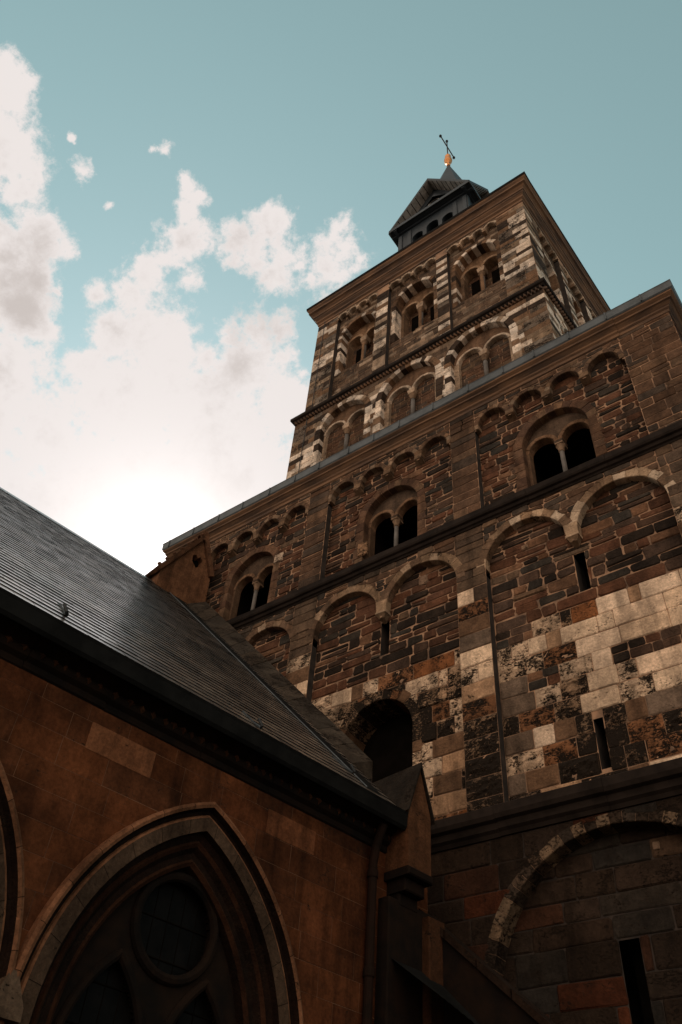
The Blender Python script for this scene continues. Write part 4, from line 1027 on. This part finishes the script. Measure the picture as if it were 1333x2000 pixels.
# kneeler: gabled block that stops the coping and the gutter
FK = Frame(FC(0, 0, .47), cu, cn)
def kneeler(mb):
    t_ = (.088, .042, .022, .15)
    s0, s1, sm = -1.0, -.50, -.76; zb, ze, zp = 6.70, 7.60, 8.38; dp = 1.2
    vs = [FK(s0, zb, 0), FK(s1, zb, 0), FK(s1, ze, 0), FK(sm, zp, 0), FK(s0, ze, 0)]; vb = [v - cn * dp for v in vs]
    mb.mesh(vs + vb, [(0, 1, 2, 3, 4), (0, 4, 9, 5), (1, 6, 7, 2), (0, 5, 6, 1)], 'stone', t_)
    mb.box(FK, s0 - .02, s1 + .02, 6.58, 6.70, -.5, .03, 'chapel_dark', bev=.02); mb.box(FK, s0 + .05, s1 - .02, 6.40, 6.58, -.5, -.10, 'chapel_dark', bev=.02); mb.box(FK, s0 + .08, s1 - .02, 6.22, 6.40, -.5, -.24, 'chapel_dark', bev=.02)
kn = rep('kneeler', kneeler, chap)
def kroof(mb):
    s0, s1, sm = -1.06, -.44, -.76; ze, zp = 7.52, 8.43
    P = [FK(s0, ze, .05), FK(sm, zp, .05), FK(s1, ze, .05), FK(s0, ze, -1.6), FK(sm, zp, -1.6), FK(s1, ze, -1.6)]
    Q = [FK(s0, ze - .07, .05), FK(sm, zp - .09, .05), FK(s1, ze - .07, .05)]
    mb.mesh(P + Q, [(0, 1, 4, 3), (1, 2, 5, 4), (0, 6, 7, 1), (1, 7, 8, 2)], 'stone', (.020, .017, .014, .35))
mb = MB(); kroof(mb); mb.build('kneeler_roof', kn)
# gablet on the ridge end with a pierced heart
FG = Frame(FC(0, 0, -8.0), cu, cn)
def gablet(mb):
    t_ = (.125, .064, .036, .2); zb = 15.6
    out = [(-2.1, zb), (-.45, zb), (-.50, 17.8), (-1.0, 18.9), (-2.1, 16.95)]
    hole = [(-1.05, 17.55), (-.90, 17.72), (-.88, 17.92), (-.97, 18.03), (-1.05, 17.93), (-1.13, 18.03), (-1.24, 17.92), (-1.22, 17.72)]
    # face split left and right of the heart
    L1 = [(-2.1, zb), (-1.05, zb), hole[0], hole[7], hole[6], hole[5], hole[4], (-1.0, 18.9), (-2.1, 16.95)]
    R1 = [(-1.05, zb), (-.45, zb), (-.50, 17.8), (-1.0, 18.9), hole[4], hole[3], hole[2], hole[1], hole[0]]
    for P in (L1, R1): mb.face([FG(a, z, 0) for a, z in P], 'stone', t_)
    for p, q in zip(hole, hole[1:] + hole[:1]): mb.face([FG(p[0], p[1], 0), FG(q[0], q[1], 0), FG(q[0], q[1], -.18), FG(p[0], p[1], -.18)], 'stone', t_)
    mb.face([FG(-1.35, 17.4, -.18), FG(-.75, 17.4, -.18), FG(-.75, 18.15, -.18), FG(-1.35, 18.15, -.18)], 'interior')
    for a, b in ((out[2], out[3]), (out[3], out[4])):
        mb.mesh([FG(a[0], a[1], 0), FG(b[0], b[1], 0), FG(b[0], b[1], -1.0), FG(a[0], a[1], -1.0)], [(0, 1, 2, 3)], 'stone', t_)
    mb.mesh([FG(-2.1, zb, 0), FG(-2.1, 16.95, 0), FG(-2.1, 16.95, -1), FG(-2.1, zb, -1)], [(0, 1, 2, 3)], 'stone', t_)
gb = rep('ridge_gablet', gablet, chap)
def gcop(mb):
    t_ = (.095, .050, .030, .3)
    for (a, b, w_) in (((-.44, 17.55), (-1.0, 18.98), .17), ((-1.0, 18.98), (-2.28, 16.72), .16)):
        d = Vector((b[0] - a[0], b[1] - a[1])); d.normalize(); nn = (-d.y * w_, d.x * w_) if d.x < 0 and d.y > 0 else (d.y * w_ * -1, d.x * w_)
        nn = (abs(nn[0]) * (1 if a[0] > -1.0 else -1), abs(nn[1])); 
        i_ = [(a[0] - nn[0] * .8, a[1] - nn[1] * .8), (b[0] - nn[0] * .8, b[1] - nn[1] * .8)]; o_ = [a, b]
        P = [FG(*o_[0], .12), FG(*o_[1], .12), FG(*i_[1], .10), FG(*i_[0], .10)]; Q = [FG(*o_[0], -1.05), FG(*o_[1], -1.05), FG(*i_[1], -.1), FG(*i_[0], -.1)]
        mb.mesh(P + Q, [(0, 1, 2, 3), (0, 4, 5, 1), (3, 2, 6, 7), (0, 3, 7, 4), (1, 5, 6, 2)], 'stone', t_)
        for k in range(7):                                               # crockets
            q = k / 7 + .07; x, z = a[0] + (b[0] - a[0]) * q, a[1] + (b[1] - a[1]) * q; c = FG(x, z, .02)
            mb.lathe((c.x, c.y, c.z - .02), [(.03, 0), (.07, .04), (.05, .09), (.01, .11)], 'stone', 7, t_)
mb = MB(); gcop(mb); mb.build('gablet_coping', gb)
# downpipe and corner pier
def pipe(mb):
    a = -1.34
    mb.tube([FC(a, .2, .09), FC(a, 6.7, .09), FC(a, 6.95, .14), FC(a, 7.25, .28)], .065, 'pipe', 12)
    for z in (1.2, 3.2, 5.2, 6.5): mb.lathe(tuple(FC(a, z, .09)), [(.078, 0), (.082, .02), (.082, .09), (.078, .11)], 'pipe', 12)
rep('downpipe', pipe, chap)
rep('corner_pier', lambda mb: (mb.box(FC, -1.12, S1, .2, 6.30, 0, .22, 'chapel_dark', bev=.02), mb.box(FC, -.42, S1 - .02, .2, 6.2, .22, .36, 'stone', (.036, .017, .009, .2), bev=.02)), chap)

# ------------------------------------------------------------------ low raking wall and pent roof in the corner
lean = thing('lean_to_porch', 'low dark porch with a raking wall in the corner between chapel and church front', 'porch', (-5.6, 11.0, 0))
FP = Frame((0, 11.15, 0), (1, 0, 0), (0, -1, 0))
def rake(mb):
    P = [(-7.3, .2), (-3.0, .2), (-3.0, 2.9), (-6.98, 6.42), (-7.3, 6.5)]
    mb.mesh([FP(a, z, .25) for a, z in P] + [FP(a, z, -.2) for a, z in P], [(0, 1, 2, 3, 4), (1, 6, 7, 2), (2, 7, 8, 3)], 'chapel_dark')
rep('wall', rake, lean)
def rcop(mb):
    n_ = 8
    for i in range(n_):
        k0, k1 = i / n_ + .002, (i + 1) / n_ - .002; a0, a1 = -6.98 + 3.98 * k0, -6.98 + 3.98 * k1; z0, z1 = 6.42 - 3.52 * k0, 6.42 - 3.52 * k1
        vs = [FP(a0, z0 + .08, .30), FP(a1, z1 + .08, .30), FP(a1, z1 + .08, -.2), FP(a0, z0 + .08, -.2), FP(a0, z0 - .04, .30), FP(a1, z1 - .04, .30), FP(a1, z1 - .04, .22), FP(a0, z0 - .04, .22)]
        mb.mesh(vs, [(0, 1, 2, 3), (0, 4, 5, 1), (4, 7, 6, 5)], 'stone', var((.016, .010, .007, .3), .2))
rep('coping', rcop, lean)
def pent(mb):
    for i in range(12):
        s = -1.05 + .125 * i
        mb.mesh([FC(s, 4.95 - .03 * i, 1.0), FC(s + .12, 4.95 - .03 * i, 1.0), FC(s + .12, 5.5, .2), FC(s, 5.5, .2)], [(0, 1, 2, 3)], 'lead_dark')
    mb.box(FC, -1.1, .5, 4.45, 4.6, .2, .98, 'interior')
rep('pent_roof', pent, lean)

# ------------------------------------------------------------------ ground
mb = MB(); mb.face([Vector((-400, -400, 0)), Vector((400, -400, 0)), Vector((400, 400, 0)), Vector((-400, 400, 0))], 'ground')
gr = mb.build('ground'); gr['kind'] = 'structure'
settle()
